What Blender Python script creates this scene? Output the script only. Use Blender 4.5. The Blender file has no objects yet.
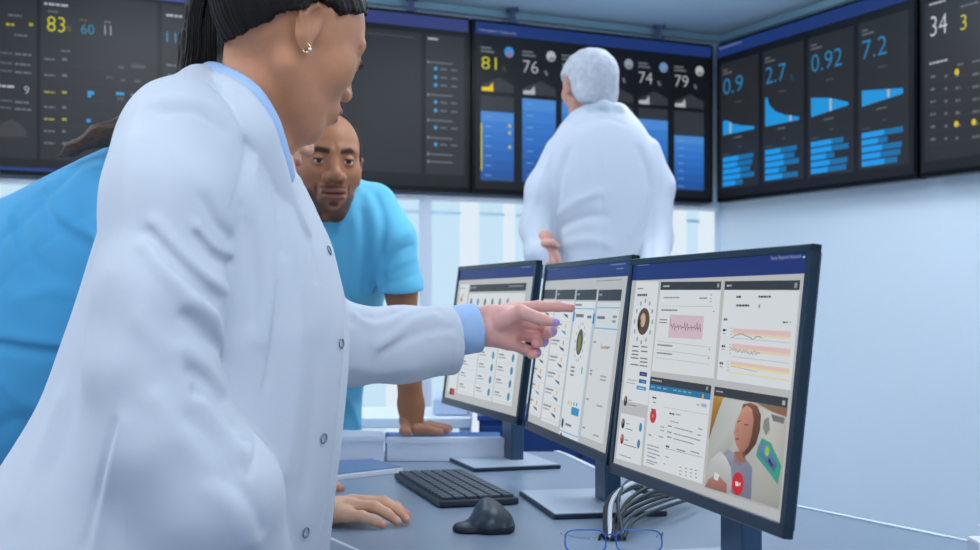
import bpy, bmesh, math, random
import numpy as np
from mathutils import Vector, Matrix

random.seed(7)
H = 1.10          # camera height above the floor (m)
F = 1300.0        # focal length in pixels of a 980 px wide frame
CX, CY = 490.0, 300.0
DESK = H - 0.38   # desk surface height
SC = bpy.context.scene
COL = SC.collection

def P(px, py, Y):
    return Vector(((px - CX) / F * Y, Y, H + (CY - py) / F * Y))

def srgb(c):
    if isinstance(c, str):
        c = c.lstrip('#')
        if len(c) == 3: c = ''.join(x + x for x in c)
        c = [int(c[i:i + 2], 16) / 255 for i in (0, 2, 4)]
    return tuple(x / 12.92 if x <= 0.04045 else ((x + 0.055) / 1.055) ** 2.4 for x in c[:3])

# ------------------------------------------------------------------ materials
def new_mat(name):
    m = bpy.data.materials.new(name)
    m.use_nodes = True
    nt = m.node_tree
    nt.nodes.clear()
    out = nt.nodes.new('ShaderNodeOutputMaterial')
    return m, nt, out

def pbr(name, col, rough=0.5, metal=0.0, spec=0.5, noise=0.0, nscale=20, bump=0.0, bscale=200, stretch=None,
        trans=0.0, sss=0.0, sheen=0.0, attr=False, ior=1.45, coat=0.0):
    m, nt, out = new_mat(name)
    N, L = nt.nodes, nt.links
    b = N.new('ShaderNodeBsdfPrincipled')
    L.new(b.outputs[0], out.inputs[0])
    c = srgb(col)
    b.inputs['Base Color'].default_value = (*c, 1)
    b.inputs['Roughness'].default_value = rough
    b.inputs['Metallic'].default_value = metal
    b.inputs['Specular IOR Level'].default_value = spec
    b.inputs['Transmission Weight'].default_value = trans
    b.inputs['IOR'].default_value = ior
    b.inputs['Sheen Weight'].default_value = sheen
    b.inputs['Coat Weight'].default_value = coat
    if sss:
        b.inputs['Subsurface Weight'].default_value = sss
        b.inputs['Subsurface Radius'].default_value = (0.012, 0.005, 0.003)
        b.inputs['Subsurface Scale'].default_value = 0.6
    tc = N.new('ShaderNodeTexCoord')
    src = tc.outputs['Object']
    if stretch:
        mp = N.new('ShaderNodeMapping')
        mp.inputs['Scale'].default_value = stretch
        L.new(src, mp.inputs['Vector'])
        src = mp.outputs[0]
    base = None
    if attr:
        a = N.new('ShaderNodeAttribute'); a.attribute_name = 'Col'
        base = a.outputs['Color']
    if noise:
        n = N.new('ShaderNodeTexNoise'); n.inputs['Scale'].default_value = nscale; n.inputs['Detail'].default_value = 4
        L.new(src, n.inputs['Vector'])
        mr = N.new('ShaderNodeMapRange')
        mr.inputs[1].default_value = 0.3; mr.inputs[2].default_value = 0.7
        mr.inputs[3].default_value = 1 - noise; mr.inputs[4].default_value = 1 + noise
        L.new(n.outputs[0], mr.inputs[0])
        mx = N.new('ShaderNodeVectorMath'); mx.operation = 'SCALE'
        if base is None: mx.inputs[0].default_value = c
        else: L.new(base, mx.inputs[0])
        L.new(mr.outputs[0], mx.inputs['Scale'])
        base = mx.outputs[0]
    if base is not None:
        L.new(base, b.inputs['Base Color'])
    if bump:
        n2 = N.new('ShaderNodeTexNoise'); n2.inputs['Scale'].default_value = bscale; n2.inputs['Detail'].default_value = 3
        L.new(src, n2.inputs['Vector'])
        bp = N.new('ShaderNodeBump'); bp.inputs['Strength'].default_value = bump; bp.inputs['Distance'].default_value = 0.002
        L.new(n2.outputs[0], bp.inputs['Height'])
        L.new(bp.outputs[0], b.inputs['Normal'])
    return m

def glow(name, strength=1.0, rough=0.35, col=None, spec=.25):
    """a lit screen / lamp: emission from the painted picture (or one colour)"""
    m, nt, out = new_mat(name)
    N, L = nt.nodes, nt.links
    b = N.new('ShaderNodeBsdfPrincipled')
    b.inputs['Base Color'].default_value = (0.01, 0.01, 0.012, 1)
    b.inputs['Roughness'].default_value = rough
    b.inputs['Specular IOR Level'].default_value = spec
    if col is None:
        a = N.new('ShaderNodeAttribute'); a.attribute_name = 'Col'
        L.new(a.outputs['Color'], b.inputs['Emission Color'])
    else:
        b.inputs['Emission Color'].default_value = (*srgb(col), 1)
    b.inputs['Emission Strength'].default_value = strength
    L.new(b.outputs[0], out.inputs[0])
    return m

# ------------------------------------------------------------------ objects
def thing(name, label, cat, loc, group=None):
    o = bpy.data.objects.new(name, None); COL.objects.link(o)
    o.location = loc; o.empty_display_size = 0.05
    o['label'] = label; o['category'] = cat
    if group: o['group'] = group
    return o

def tag(o, label, cat, group=None):
    o['label'] = label; o['category'] = cat
    if group: o['group'] = group
    return o

def base_loc(o):
    v = Vector(o.location)
    while o.parent:
        o = o.parent; v = v + Vector(o.location)
    return v

def link(name, me, m, parent=None, smooth=False, loc=(0, 0, 0)):
    """mesh given in world coordinates; origin moved to loc (or the parent's base)"""
    o = bpy.data.objects.new(name, me); COL.objects.link(o)
    if m is not None:
        for mm in (m if isinstance(m, (list, tuple)) else [m]): me.materials.append(mm)
    if smooth:
        me.polygons.foreach_set('use_smooth', [True] * len(me.polygons))
    if parent is not None:
        o.parent = parent
        pl = base_loc(parent)
        me.transform(Matrix.Translation(-pl))
    elif Vector(loc).length > 0:
        me.transform(Matrix.Translation(-Vector(loc)))
        o.location = loc
    return o

def obj(name, bm, m, parent=None, smooth=False, loc=(0, 0, 0), recalc=True):
    if recalc: bmesh.ops.recalc_face_normals(bm, faces=bm.faces)
    me = bpy.data.meshes.new(name); bm.to_mesh(me); bm.free()
    return link(name, me, m, parent, smooth, loc)

def struct(name, bm, m, **k):
    o = obj(name, bm, m, **k); o['kind'] = 'structure'
    o['label'] = k.get('label', name.replace('_', ' '))
    del o['label']
    return o

def frame_matrix(o, x, y, z):
    """matrix with origin o and axes x,y,z"""
    m = Matrix((x, y, z)).transposed().to_4x4(); m.translation = Vector(o)
    return m

def add_box(bm, size, mat=Matrix.Identity(4), bevel=0.0, seg=2):
    r = bmesh.ops.create_cube(bm, size=1.0)
    vs = r['verts']
    bmesh.ops.scale(bm, vec=size, verts=vs)
    if bevel:
        es = list({e for v in vs for e in v.link_edges})
        rr = bmesh.ops.bevel(bm, geom=es, offset=bevel, segments=seg, affect='EDGES', profile=0.5)
        vs = list({v for f in rr['faces'] for v in f.verts} | {v for v in vs if v.is_valid})
    bmesh.ops.transform(bm, matrix=mat, verts=vs)
    return vs

def box(bm, lo, hi, bevel=0.0):
    c = [(a + b) / 2 for a, b in zip(lo, hi)]; s = [abs(b - a) for a, b in zip(lo, hi)]
    return add_box(bm, s, Matrix.Translation(c), bevel)

def prism(bm, pts, z0, z1, bevel=0.0):
    """vertical prism over a plan outline"""
    lo = [bm.verts.new((x, y, z0)) for x, y in pts]; hi = [bm.verts.new((x, y, z1)) for x, y in pts]
    n = len(pts); fs = [bm.faces.new(lo[::-1]), bm.faces.new(hi)]
    for i in range(n):
        fs.append(bm.faces.new((lo[i], lo[(i + 1) % n], hi[(i + 1) % n], hi[i])))
    if bevel:
        es = list({e for f in fs[:2] for e in f.edges})
        bmesh.ops.bevel(bm, geom=es, offset=bevel, segments=2, affect='EDGES')

def tube(bm, pts, r, n=8, caps=True):
    pts = [Vector(p) for p in pts]
    rs = r if isinstance(r, (list, tuple)) else [r] * len(pts)
    rings = []; up = None
    for i, p in enumerate(pts):
        t = (pts[min(i + 1, len(pts) - 1)] - pts[max(i - 1, 0)]).normalized()
        if up is None:
            up = t.orthogonal().normalized()
        up = (up - t * up.dot(t)).normalized()
        s = t.cross(up)
        rings.append([bm.verts.new(p + (up * math.cos(a) + s * math.sin(a)) * rs[i])
                      for a in [2 * math.pi * k / n for k in range(n)]])
    for a, b in zip(rings, rings[1:]):
        for k in range(n):
            bm.faces.new((a[k], a[(k + 1) % n], b[(k + 1) % n], b[k]))
    if caps:
        bm.faces.new(rings[0][::-1]); bm.faces.new(rings[-1])

def spline(pts, n=10):
    """Catmull-Rom through points"""
    pts = [Vector(p) for p in pts]; q = [pts[0]] + pts + [pts[-1]]; out = []
    for i in range(1, len(q) - 2):
        for k in range(n):
            t = k / n
            a, b, c, d = q[i - 1], q[i], q[i + 1], q[i + 2]
            out.append(0.5 * ((2 * b) + (c - a) * t + (2 * a - 5 * b + 4 * c - d) * t * t + (3 * b - a - 3 * c + d) * t ** 3))
    out.append(pts[-1]); return out

def torus(bm, c, axis, R, r, n=20, m=6):
    z = Vector(axis).normalized(); x = z.orthogonal().normalized(); y = z.cross(x)
    rings = []
    for i in range(n):
        a = 2 * math.pi * i / n; d = x * math.cos(a) + y * math.sin(a); p = Vector(c) + d * R
        rings.append([bm.verts.new(p + (d * math.cos(b) + z * math.sin(b)) * r) for b in [2 * math.pi * k / m for k in range(m)]])
    for i in range(n):
        A, B = rings[i], rings[(i + 1) % n]
        for k in range(m): bm.faces.new((A[k], A[(k + 1) % m], B[(k + 1) % m], B[k]))

def disc(bm, c, axis, R, h, n=20):
    z = Vector(axis).normalized()
    m = z.to_track_quat('Z', 'Y').to_matrix().to_4x4(); m.translation = Vector(c)
    bmesh.ops.create_cone(bm, cap_ends=True, segments=n, radius1=R, radius2=R, depth=h, matrix=m)

# ------------------------------------------------------------------ pictures on screens
_font_cache = {}
def text_mesh(s):
    if s in _font_cache: return _font_cache[s]
    cu = bpy.data.curves.new('t', 'FONT'); cu.body = s; cu.size = 1.0; cu.resolution_u = 3; cu.offset = -.011
    o = bpy.data.objects.new('t', cu); COL.objects.link(o)
    bpy.context.view_layer.update()
    me = bpy.data.meshes.new_from_object(o.evaluated_get(bpy.context.evaluated_depsgraph_get()))
    vs = [tuple(v.co) for v in me.vertices]; fs = [tuple(p.vertices) for p in me.polygons]
    bpy.data.objects.remove(o); bpy.data.curves.remove(cu); bpy.data.meshes.remove(me)
    xs = [v[0] for v in vs] or [0]; ys = [v[1] for v in vs] or [0]
    _font_cache[s] = (vs, fs, min(xs), max(xs), min(ys), max(ys))
    return _font_cache[s]

class Picture:
    """flat coloured shapes lying on a screen. O top-left corner, U right, V down (unit), layers float off by 'lift'"""
    def __init__(s, O, U, V, lift=0.0003):
        s.O, s.U, s.V = Vector(O), Vector(U).normalized(), Vector(V).normalized()
        s.N = s.V.cross(s.U).normalized()
        if s.N.dot(Vector((0, 0, H)) - s.O) < 0: s.N = -s.N
        s.lift = lift; s.v = []; s.f = []; s.c = []
    def uv(s, px, py):
        d = Vector(((px - CX) / F, 1, (CY - py) / F)); o = Vector((0, 0, H))
        t = (s.O - o).dot(s.N) / d.dot(s.N); q = o + d * t - s.O
        return q.dot(s.U), q.dot(s.V)
    def poly(s, uvs, col, lay=1):
        cs = [srgb(c) for c in col] if isinstance(col, list) else [srgb(col)] * len(uvs)
        i0 = len(s.v)
        if getattr(s, 'W', None): uvs = [(min(max(u, 0), s.W), min(max(v, 0), s.Hh)) for u, v in uvs]
        for (u, v) in uvs: s.v.append(s.O + s.U * u + s.V * v + s.N * (s.lift * lay))
        s.f.append(tuple(range(i0, i0 + len(uvs)))); s.c += cs
    def pp(s, pix, col, lay=1): s.poly([s.uv(*p) for p in pix], col, lay)
    def rect(s, u, v, w, h, col, lay=1): s.poly([(u, v), (u + w, v), (u + w, v + h), (u, v + h)], col, lay)
    def prect(s, x0, y0, x1, y1, col, lay=1):
        """rectangle between two picture corners"""
        a = s.uv(x0, y0); b = s.uv(x1, y1); s.rect(a[0], a[1], b[0] - a[0], b[1] - a[1], col, lay)
    def circ(s, u, v, r, col, lay=1, ry=None, n=18):
        s.poly([(u + r * math.cos(2 * math.pi * k / n), v + (ry or r) * math.sin(2 * math.pi * k / n)) for k in range(n)], col, lay)
    def ring(s, u, v, r, w, col, lay=1, a0=0, a1=360, n=20):
        for k in range(n):
            A = math.radians(a0 + (a1 - a0) * k / n); B = math.radians(a0 + (a1 - a0) * (k + 1) / n)
            s.poly([(u + r * math.cos(A), v + r * math.sin(A)), (u + r * math.cos(B), v + r * math.sin(B)),
                    (u + (r - w) * math.cos(B), v + (r - w) * math.sin(B)), (u + (r - w) * math.cos(A), v + (r - w) * math.sin(A))], col, lay)
    def line(s, pts, w, col, lay=1):
        for (a, b) in zip(pts, pts[1:]):
            dx, dy = b[0] - a[0], b[1] - a[1]; l = math.hypot(dx, dy) or 1; nx, ny = -dy / l * w / 2, dx / l * w / 2
            s.poly([(a[0] + nx, a[1] + ny), (b[0] + nx, b[1] + ny), (b[0] - nx, b[1] - ny), (a[0] - nx, a[1] - ny)], col, lay)
    def text(s, t, u, v, h, col, lay=1, w=None):
        """u,v = lower-left of the text; h = height; w = optional width"""
        vs, fs, x0, x1, y0, y1 = text_mesh(t)
        k = h / max(1e-6, (y1 - y0)); kx = k if w is None else w / max(1e-6, x1 - x0)
        i0 = len(s.v); c = srgb(col)
        for q in vs:
            s.v.append(s.O + s.U * (u + (q[0] - x0) * kx) + s.V * (v - (q[1] - y0) * k) + s.N * (s.lift * lay)); s.c.append(c)
        for f in fs: s.f.append(tuple(i0 + i for i in f))
    def ptext(s, t, x, y, hpx, col, lay=1, x1=None):
        """text whose lower-left is at picture point (x,y)"""
        a = s.uv(x, y); b = s.uv(x, y - hpx); w = None
        if x1 is not None: w = s.uv(x1, y)[0] - a[0]
        s.text(t, a[0], a[1], abs(a[1] - b[1]), col, lay, w)
    def words(s, x, y, x1, col, lay=1, hpx=1.6, n=None):
        """a row of tiny word-like dashes (print too small to read)"""
        a = s.uv(x, y); b = s.uv(x1, y); h = abs(s.uv(x, y + hpx)[1] - a[1]); u = a[0]; rnd = random.Random(int(x * 13 + y * 7))
        while u < b[0] - h * 0.5:
            w = min(b[0] - u, h * rnd.uniform(1.2, 3.5)); s.rect(u, a[1], w, h, col, lay); u += w + h * 0.5
    def build(s, name, mat, parent, back=None):
        me = bpy.data.meshes.new(name); me.from_pydata([tuple(v) for v in s.v], [], s.f)
        ca = me.color_attributes.new('Col', 'FLOAT_COLOR', 'POINT')
        arr = np.ones((len(s.v), 4), np.float32); arr[:, :3] = s.c; ca.data.foreach_set('color', arr.ravel())
        return link(name, me, mat, parent)
# ------------------------------------------------------------------ room shell
CORNER = Vector((1.04, 6.0))
dR = Vector((0.534, -1.22)).normalized(); dB = Vector((-1.552, -0.80)).normalized()
nR = Vector((-dR.y, dR.x)); nR = nR if nR.x < 0 else -nR          # right wall faces the room
nB = Vector((-dB.y, dB.x)); nB = nB if nB.y < 0 else -nB
GAP = 0.10
# wall corner lies GAP behind both display planes
def isect(p, d, q, e):
    t = ((q.x - p.x) * e.y - (q.y - p.y) * e.x) / (d.x * e.y - d.y * e.x); return p + d * t
WC = isect(CORNER - nB * GAP, dB, CORNER - nR * GAP, dR)
CEIL = H + 1.245
M_wall = pbr('wall_paint', '#d3e4f4', 0.7, noise=0.02, nscale=1.5, bump=0.05, bscale=120)
M_wallR = pbr('side_wall_paint', '#dbe9f5', 0.55, noise=0.015, nscale=1.2, bump=0.05, bscale=120)
M_ceil = pbr('ceiling_paint', '#dff1fa', 0.8, noise=0.02, nscale=3, bump=0.08, bscale=60)
M_floor = pbr('floor_vinyl', '#8698b2', 0.4, noise=0.06, nscale=5)
M_trim = pbr('cornice_teal', '#9cc6d8', 0.5, noise=0.03)
M_white = pbr('white_frame', '#eef4fa', 0.4, noise=0.01)

LB, LR = 5.6, 8.6
b2 = WC + dB * LB; r2 = WC + dR * LR
bm = bmesh.new()
prism(bm, [tuple(WC), tuple(b2), tuple(b2 - nB * 0.12), tuple(WC - nB * 0.12)], 0, CEIL + .05)
struct('wall_back', bm, M_wall)
bm = bmesh.new()
prism(bm, [tuple(WC), tuple(r2), tuple(r2 - nR * 0.12), tuple(WC - nR * 0.12 - nB * .12)], 0, CEIL + .05)
struct('wall_right', bm, M_wallR)
plan = [tuple(WC), tuple(r2), (b2.x, r2.y), tuple(b2)]
bm = bmesh.new(); prism(bm, plan, -0.1, 0.0); struct('floor', bm, M_floor)
bm = bmesh.new(); prism(bm, plan, CEIL, CEIL + 0.12); struct('ceiling', bm, M_ceil)
# cornice strips, skirting
def strip(name, a, d, n, s0, s1, z0, z1, t, m, off=0.0):
    p, q = a + d * s0 + n * off, a + d * s1 + n * off
    bm = bmesh.new(); prism(bm, [tuple(p), tuple(q), tuple(q + n * t), tuple(p + n * t)], z0, z1)
    return struct(name, bm, m)
strip('trim_1', WC, dB, nB, 0, LB, CEIL - 0.035, CEIL - 0.004, 0.03, M_trim)
strip('trim_2', WC, dR, nR, 0.03, LR, CEIL - 0.035, CEIL - 0.004, 0.03, M_trim)
strip('baseboard_back', WC, dB, nB, 0, LB, 0.0, 0.09, 0.015, M_white)
strip('baseboard_right', WC, dR, nR, 0.02, LR, 0.0, 0.09, 0.015, M_white)

# glazed band in the back wall under the displays: frosted lit panes between pale mullions
def on_back(px):
    k = (px - CX) / F; q = WC + nB * 0.0
    # ray (k t, t) meets wall line
    return isect(Vector((0, 0)), Vector((k, 1.0)), WC, dB)
def sback(px): return (on_back(px) - WC).dot(dB)
Z0, Z1 = 0.42, H + 0.415
M_pane = glow('frosted_daylight', 0.93, 0.3, '#cbe9fb')
M_pane2 = glow('frosted_daylight_pale', 0.93, 0.3, '#e6f2fb')
M_mul = pbr('mullion_lilac', '#d5dceb', 0.5)
M_rail = pbr('aqua_rail', '#bfe4f4', 0.4)
edges = [('w', 712, 697), ('b', 697, 684), ('w', 684, 668), ('b', 668, 640), ('w', 640, 628), ('b', 628, 600), ('w', 600, 586),
         ('b', 586, 556), ('w', 556, 543), ('b', 543, 514), ('w', 513, 502), ('b', 502, 477), ('w', 477, 459), ('b', 459, 430), ('m', 428, 418),
         ('b', 418, 397), ('w', 397, 385), ('b', 385, 360), ('w', 360, 345), ('b', 345, 318), ('m', 318, 306), ('b', 306, 280),
         ('w', 280, 266), ('b', 266, 240), ('w', 240, 226), ('b', 226, 200), ('m', 200, 189), ('b', 189, 160), ('w', 160, 145),
         ('b', 145, 118), ('w', 118, 102), ('b', 102, 78), ('m', 78, 66), ('b', 66, 40), ('w', 40, 24), ('b', 24, 0), ('w', 0, -20), ('b', -20, -60)]
wi = 1
groups = [edges[0:5], edges[5:9], edges[9:15], edges[15:21], edges[21:27], edges[27:33], edges[33:]]
for g in groups:
    s0, s1 = sback(g[0][1]), sback(g[-1][2])
    root = None
    a, b = WC + dB * s0, WC + dB * s1
    bm = bmesh.new()
    for z0, z1 in ((Z0 - .03, Z0), (Z1, Z1 + .02)):
        prism(bm, [tuple(a), tuple(b), tuple(b + nB * .04), tuple(a + nB * .04)], z0, z1)
    root = struct('window_%d' % wi, bm, M_white); wi += 1
    for kind, x0, x1 in g:
        p, q = WC + dB * sback(x0), WC + dB * sback(x1)
        t = {'w': .02, 'b': .012, 'm': .035}[kind]
        bm = bmesh.new(); prism(bm, [tuple(p), tuple(q), tuple(q + nB * t), tuple(p + nB * t)], Z0, Z1)
        obj({'w': 'pane', 'b': 'pane', 'm': 'mullion'}[kind], bm, {'w': M_pane2, 'b': M_pane, 'm': M_mul}[kind], root)
        if kind == 'b':
            bm = bmesh.new(); prism(bm, [tuple(p + nB * .012), tuple(q + nB * .012), tuple(q + nB * .02), tuple(p + nB * .02)], Z1 - .055, Z1 - .042)
            obj('rail', bm, M_rail, root)

# added lamps (unseen panels hung below the ceiling to brighten coat, wall and ceiling)
M_lamp = glow('added_light_diffuser', 9.0, 0.5, '#f6f9fd')
M_addedf = pbr('added_light_frame', '#e8eef4', 0.4)
ADDED_LIGHTS = [(0.75, 4.5), (-0.7, 4.1), (1.65, 3.1), (0.35, 2.9), (-1.9, 2.7), (2.2, 1.3), (0.4, 0.9), (-1.35, 1.25), (-0.6, 0.2)]
for i, (x, y) in enumerate(ADDED_LIGHTS):
    t = thing('added_light_panel', 'added square white light panel, unseen, out of the picture overhead', 'added light', (x, y, CEIL), 'added light panels')
    bm = bmesh.new()
    for sx, sy, w, h in ((0, .31, .64, .02), (0, -.31, .64, .02), (.31, 0, .02, .6), (-.31, 0, .02, .6)):
        add_box(bm, (w, h, .02), Matrix.Translation((x + sx, y + sy, CEIL - .111)))
    for q in (-.3, .3): tube(bm, [(x + q, y, CEIL - .1), (x + q, y, CEIL - .001)], .003, 6)
    obj('added_light_frame', bm, M_addedf, t)
    bm = bmesh.new(); add_box(bm, (.6, .6, .008), Matrix.Translation((x, y, CEIL - .106))); obj('diffuser', bm, M_lamp, t)

# ------------------------------------------------------------------ wall displays
M_bezel = pbr('display_bezel', '#07080c', 0.35, spec=.3)
M_pic = glow('display_picture', 0.85, 0.42, spec=.28)
M_mount = pbr('mount_steel', '#5b6488', 0.4, 0.6)
ZT, ZB = H + 1.177, H + 0.448
BK = '#0c0e12'; PANEL = '#23262a'; BLUE = '#1b3576'; GR = '#6c7076'; LG = '#b9bdc2'; YE = '#d6d114'; CY_ = '#2a9fe0'

def wall_display(label, d, s0, s1, group='wall displays'):
    n = nB if d is dB else nR
    a, b = CORNER + d * s0, CORNER + d * s1
    base = (a + b) / 2
    t = thing('wall_display', label, 'display', (base.x, base.y, ZB), group)
    bm = bmesh.new()
    prism(bm, [tuple(a - n * .002), tuple(b - n * .002), tuple(b - n * .06), tuple(a - n * .06)], ZB, ZT, bevel=.004)
    obj('housing', bm, M_bezel, t)
    # left-to-right direction on the face as seen from the room
    L, R = (b, a) if d is dB else (a, b)
    U = (R - L).normalized()
    pic = Picture((L.x, L.y, ZT), (U.x, U.y, 0), (0, 0, -1), lift=0.0008)
    W = (R - L).length; Hh = ZT - ZB
    pic.W, pic.Hh, pic.t = W, Hh, t
    pic.rect(.012, .012, W - .024, Hh - .03, BK, 1)
    return pic

def mount(px_list, t):
    for s in px_list:
        c = CORNER + dB * s - nB * .03
        bm = bmesh.new()
        box(bm, (c.x - .012, c.y - .012, ZT), (c.x + .012, c.y + .012, CEIL - .012))
        add_box(bm, (.05, .05, .012), Matrix.Translation((c.x, c.y, CEIL - .006)))
        add_box(bm, (.04, .04, .012), Matrix.Translation((c.x, c.y, ZT + .004)))
        obj('mount', bm, M_mount, t)

def sB(px):
    return (isect(Vector((0, 0)), Vector(((px - CX) / F, 1.0)), CORNER, dB) - CORNER).dot(dB)
def sR(px):
    return (isect(Vector((0, 0)), Vector(((px - CX) / F, 1.0)), CORNER, dR) - CORNER).dot(dR)

# display 3: percentages and blue columns
p = wall_display('wall display of five percentages above blue columns, behind the white-haired doctor', dB, sB(713), sB(472.5))
p.rect(.012, .012, p.W - .024, .05, BLUE, 2)
p.ptext('Hospital Capacity', 479, 31.5, 3, '#aab7dd', 3, x1=517)
cols = [(481, 516, '81', YE, 74, True, '#3a8fe0'), (522, 556, '76', LG, 82, False, '#9aa'), (562, 596, '77', LG, 84, False, '#789'),
        (603, 634, '73', LG, 100, False, '#89a'), (637.5, 667.5, '74', LG, 100, False, '#5a7fb0'), (674, 704, '79', LG, 107, False, '#aaa')]
cu = [(480.5, 513.5), (522, 555.5), (561.5, 594.5), (600.5, 633), (638, 667.5), (674, 703.5)]
for i, (a, b) in enumerate(cu):
    txt = ['81', '76', '77', '73', '74', '79'][i]
    c = YE if i == 0 else LG
    u0, v0 = p.uv(a, 60); u1, _ = p.uv(b, 60); w = u1 - u0
    p.rect(u0, .115, w * .32, .008, GR, 2); p.rect(u0, .130, w * .40, .008, GR, 2)
    p.circ(u0 + w * .86, .128, .023, ['#3a8fe0', '#b9bdc2', '#9fa8ae', '#8fa0b0', '#6f93c8', '#b8bcb8'][i], 2)
    p.poly([(u0 + w * .86, .128), (u0 + w * .86 + .021, .135), (u0 + w * .86 + .005, .149), (u0 + w * .86 - .015, .143)], '#a87848' if i == 0 else '#7d858c', 3)
    p.text(txt, u0 + .004, .208, .052, c, 2, w=w * .45)
    p.text('%', u0 + w * .66, .212, .02, c if i else '#77751a', 2)
    # little area chart
    p.poly([(u0 + .004, .30), (u0 + .004, .275), (u0 + w * .55, .238), (u0 + w, .268), (u0 + w, .30)], '#34373c', 2)
    p.poly([(u0 + .004, .30), (u0 + .004, .285), (u0 + w * .25, .282), (u0 + w * .36, .262), (u0 + w * .38, .30)], '#f0d010' if i == 0 else LG, 3)
    p.rect(u0, .318, w, .36, '#33373d', 2)
    vtop = [.385, .318, .318, .34, .368, .43][i]
    n = 7; vb = .672
    shades = ['#4c8fdc', '#3c82d6', '#3479cf', '#2f72c8', '#2a69bd', '#2560b2', '#2058a6']
    for k in range(n):
        vv = vtop + (vb - vtop) * k / n
        p.rect(u0, vv, w, (vb - vtop) / n + .0005, shades[k], 3)
        p.rect(u0 + w * .12, vv + .02, w * .2, .004, '#6fa8e6', 4)
    if i == 0:
        p.rect(u0, vtop + .05, .006, .20, YE, 4)
        for vv in (.44, .47, .53): p.circ(u0 + w * .87, vv, .007, '#d8c020', 4)
mount([sB(663), sB(516)], p.t)
p.build('screen', M_pic, p.t)

# display 2: dark chart pane and list
p = wall_display('mostly blank dark wall display with a narrow list, beside the bent woman\'s face', dB, sB(470.5), sB(190))
p.rect(.012, .012, p.W - .024, .05, '#34407c', 2)
u0 = p.uv(366, 60)[0]; u1 = p.uv(421, 60)[0]; ul = p.uv(425.5, 60)[0]; ur = p.uv(464, 60)[0]
p.rect(.03, .085, u1 - .03, .575, '#26292c', 2)
for k in range(9): p.rect(.03 + k * .08, .12, .001, .52, '#2d3034', 3)
p.rect(.05, .105, u1 - .08, .004, '#4a4d50', 3)
p.rect(ul, .085, ur - ul, .575, '#2a2d30', 2)
p.rect(ul + .01, .10, .045, .008, LG, 3)
for py, kind in ((62, 0), (68, 1), (76.5, 1), (84.5, 1), (94.5, 0), (101.5, 1), (110, 1), (120, 0), (127, 1), (137.5, 0), (144, 1), (154, 0), (161.5, 0)):
    v = p.uv(428, py)[1]
    if kind == 0:
        p.circ(ul + .012, v, .006, '#7d8186', 3); p.rect(ul + .022, v - .003, .10, .006, '#6a6e73', 3)
    else:
        p.circ(ul + .045, v, .008, CY_, 3); p.rect(ul + .066, v - .003, .03, .006, GR, 3); p.rect(ul + .115, v - .003, .028, .006, GR, 3)
mount([sB(414)], p.t)
p.build('screen', M_pic, p.t)

# display 1: table with 83 / 60 / 11
p = wall_display('wall display with yellow 83 and cyan 60 over a dark table, above the blue-scrubbed back', dB, sB(188.5), sB(188.5) + 1.25)
p.rect(.012, .012, p.W - .024, .05, '#4353a8', 2)
p.rect(.012, p.Hh - .022, p.W - .024, .012, '#1a3a7c', 2)
def pane(x0, x1, y=-20):
    a = p.uv(x0, 60)[0]; b = p.uv(x1, 60)[0]; p.rect(a, .075, b - a, .60, '#26292c', 2)
pane(-90, 36.5); pane(40.5, 157); pane(162, 186)
p.ptext('83', 47, 31, 15, YE, 3, x1=65); p.ptext('%', 66.5, 31, 5, '#8f8c20', 3)
p.ptext('60', 81, 33.5, 9.5, '#2a93b8', 3, x1=94); p.ptext('11', 104.5, 35, 10, LG, 3, x1=111)
p.ptext('11', 166.5, 42, 10, '#2a93b8', 3, x1=176); p.ptext('8', 167, 84, 10, CY_, 3, x1=172.5)
p.words(44, 2.5, 70, LG, 3, 2.2); p.words(48, 10.5, 58, GR, 3, 1.6); p.words(166, 14, 182, LG, 3, 2.2); p.words(166, 64, 176, GR, 3, 2)
p.words(80, 19, 88, '#8a4444', 3); p.words(104, 21, 112, GR, 3); p.words(61, 50, 70, GR, 3)
for py, c in ((58, GR), (74, GR), (91, '#a8a41e'), (106, GR), (118, '#a8a41e'), (130, GR), (142, GR)):
    p.words(44, py, 55, c, 3, 1.8); p.words(62, py, 67, c, 3, 2.6)
    p.words(47, py + 6, 110, '#33373b', 3, .5)
p.prect(87.5, 91, 94, 95, CY_, 3); p.prect(87.5, 95, 91, 97.5, CY_, 3); p.prect(86.5, 119, 90.5, 122.5, CY_, 3)
for x, y in ((106, 76), (118, 66), (121, 79), (134, 80), (104, 124)): p.words(x, y, x + 6, '#54585c', 3, 2.4)
p.prect(131, 64, 145, 69, '#4c5054', 3); p.prect(116, 92, 124, 95.5, CY_, 3); p.prect(131, 94, 148, 97, '#9a9ea2', 3); p.prect(117, 97, 124, 101, '#4c5054', 3)
for x, y in ((8, 14), (14, 34)): p.words(x, y, x + 14, GR, 3, 1.8)
p.words(6, 23, 14, '#b9a416', 3, 2.4); p.words(29, 23, 33, '#a8a41e', 3, 3)
for y in (50, 60, 68, 98, 105): p.words(-20, y, 12, '#585c60', 3, 2); p.words(15, y + 3, 31, '#6c7075', 3, 2)
p.words(-10, 84, 14, LG, 3, 2.4); p.ptext('9', 24, 94, 8, LG, 3, x1=29)
p.pp([(-5, 137), (-5, 128), (4, 122), (12, 119), (20, 124), (26, 130), (27, 137)], '#3e3e40', 3)
p.build('screen', M_pic, p.t)

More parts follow.
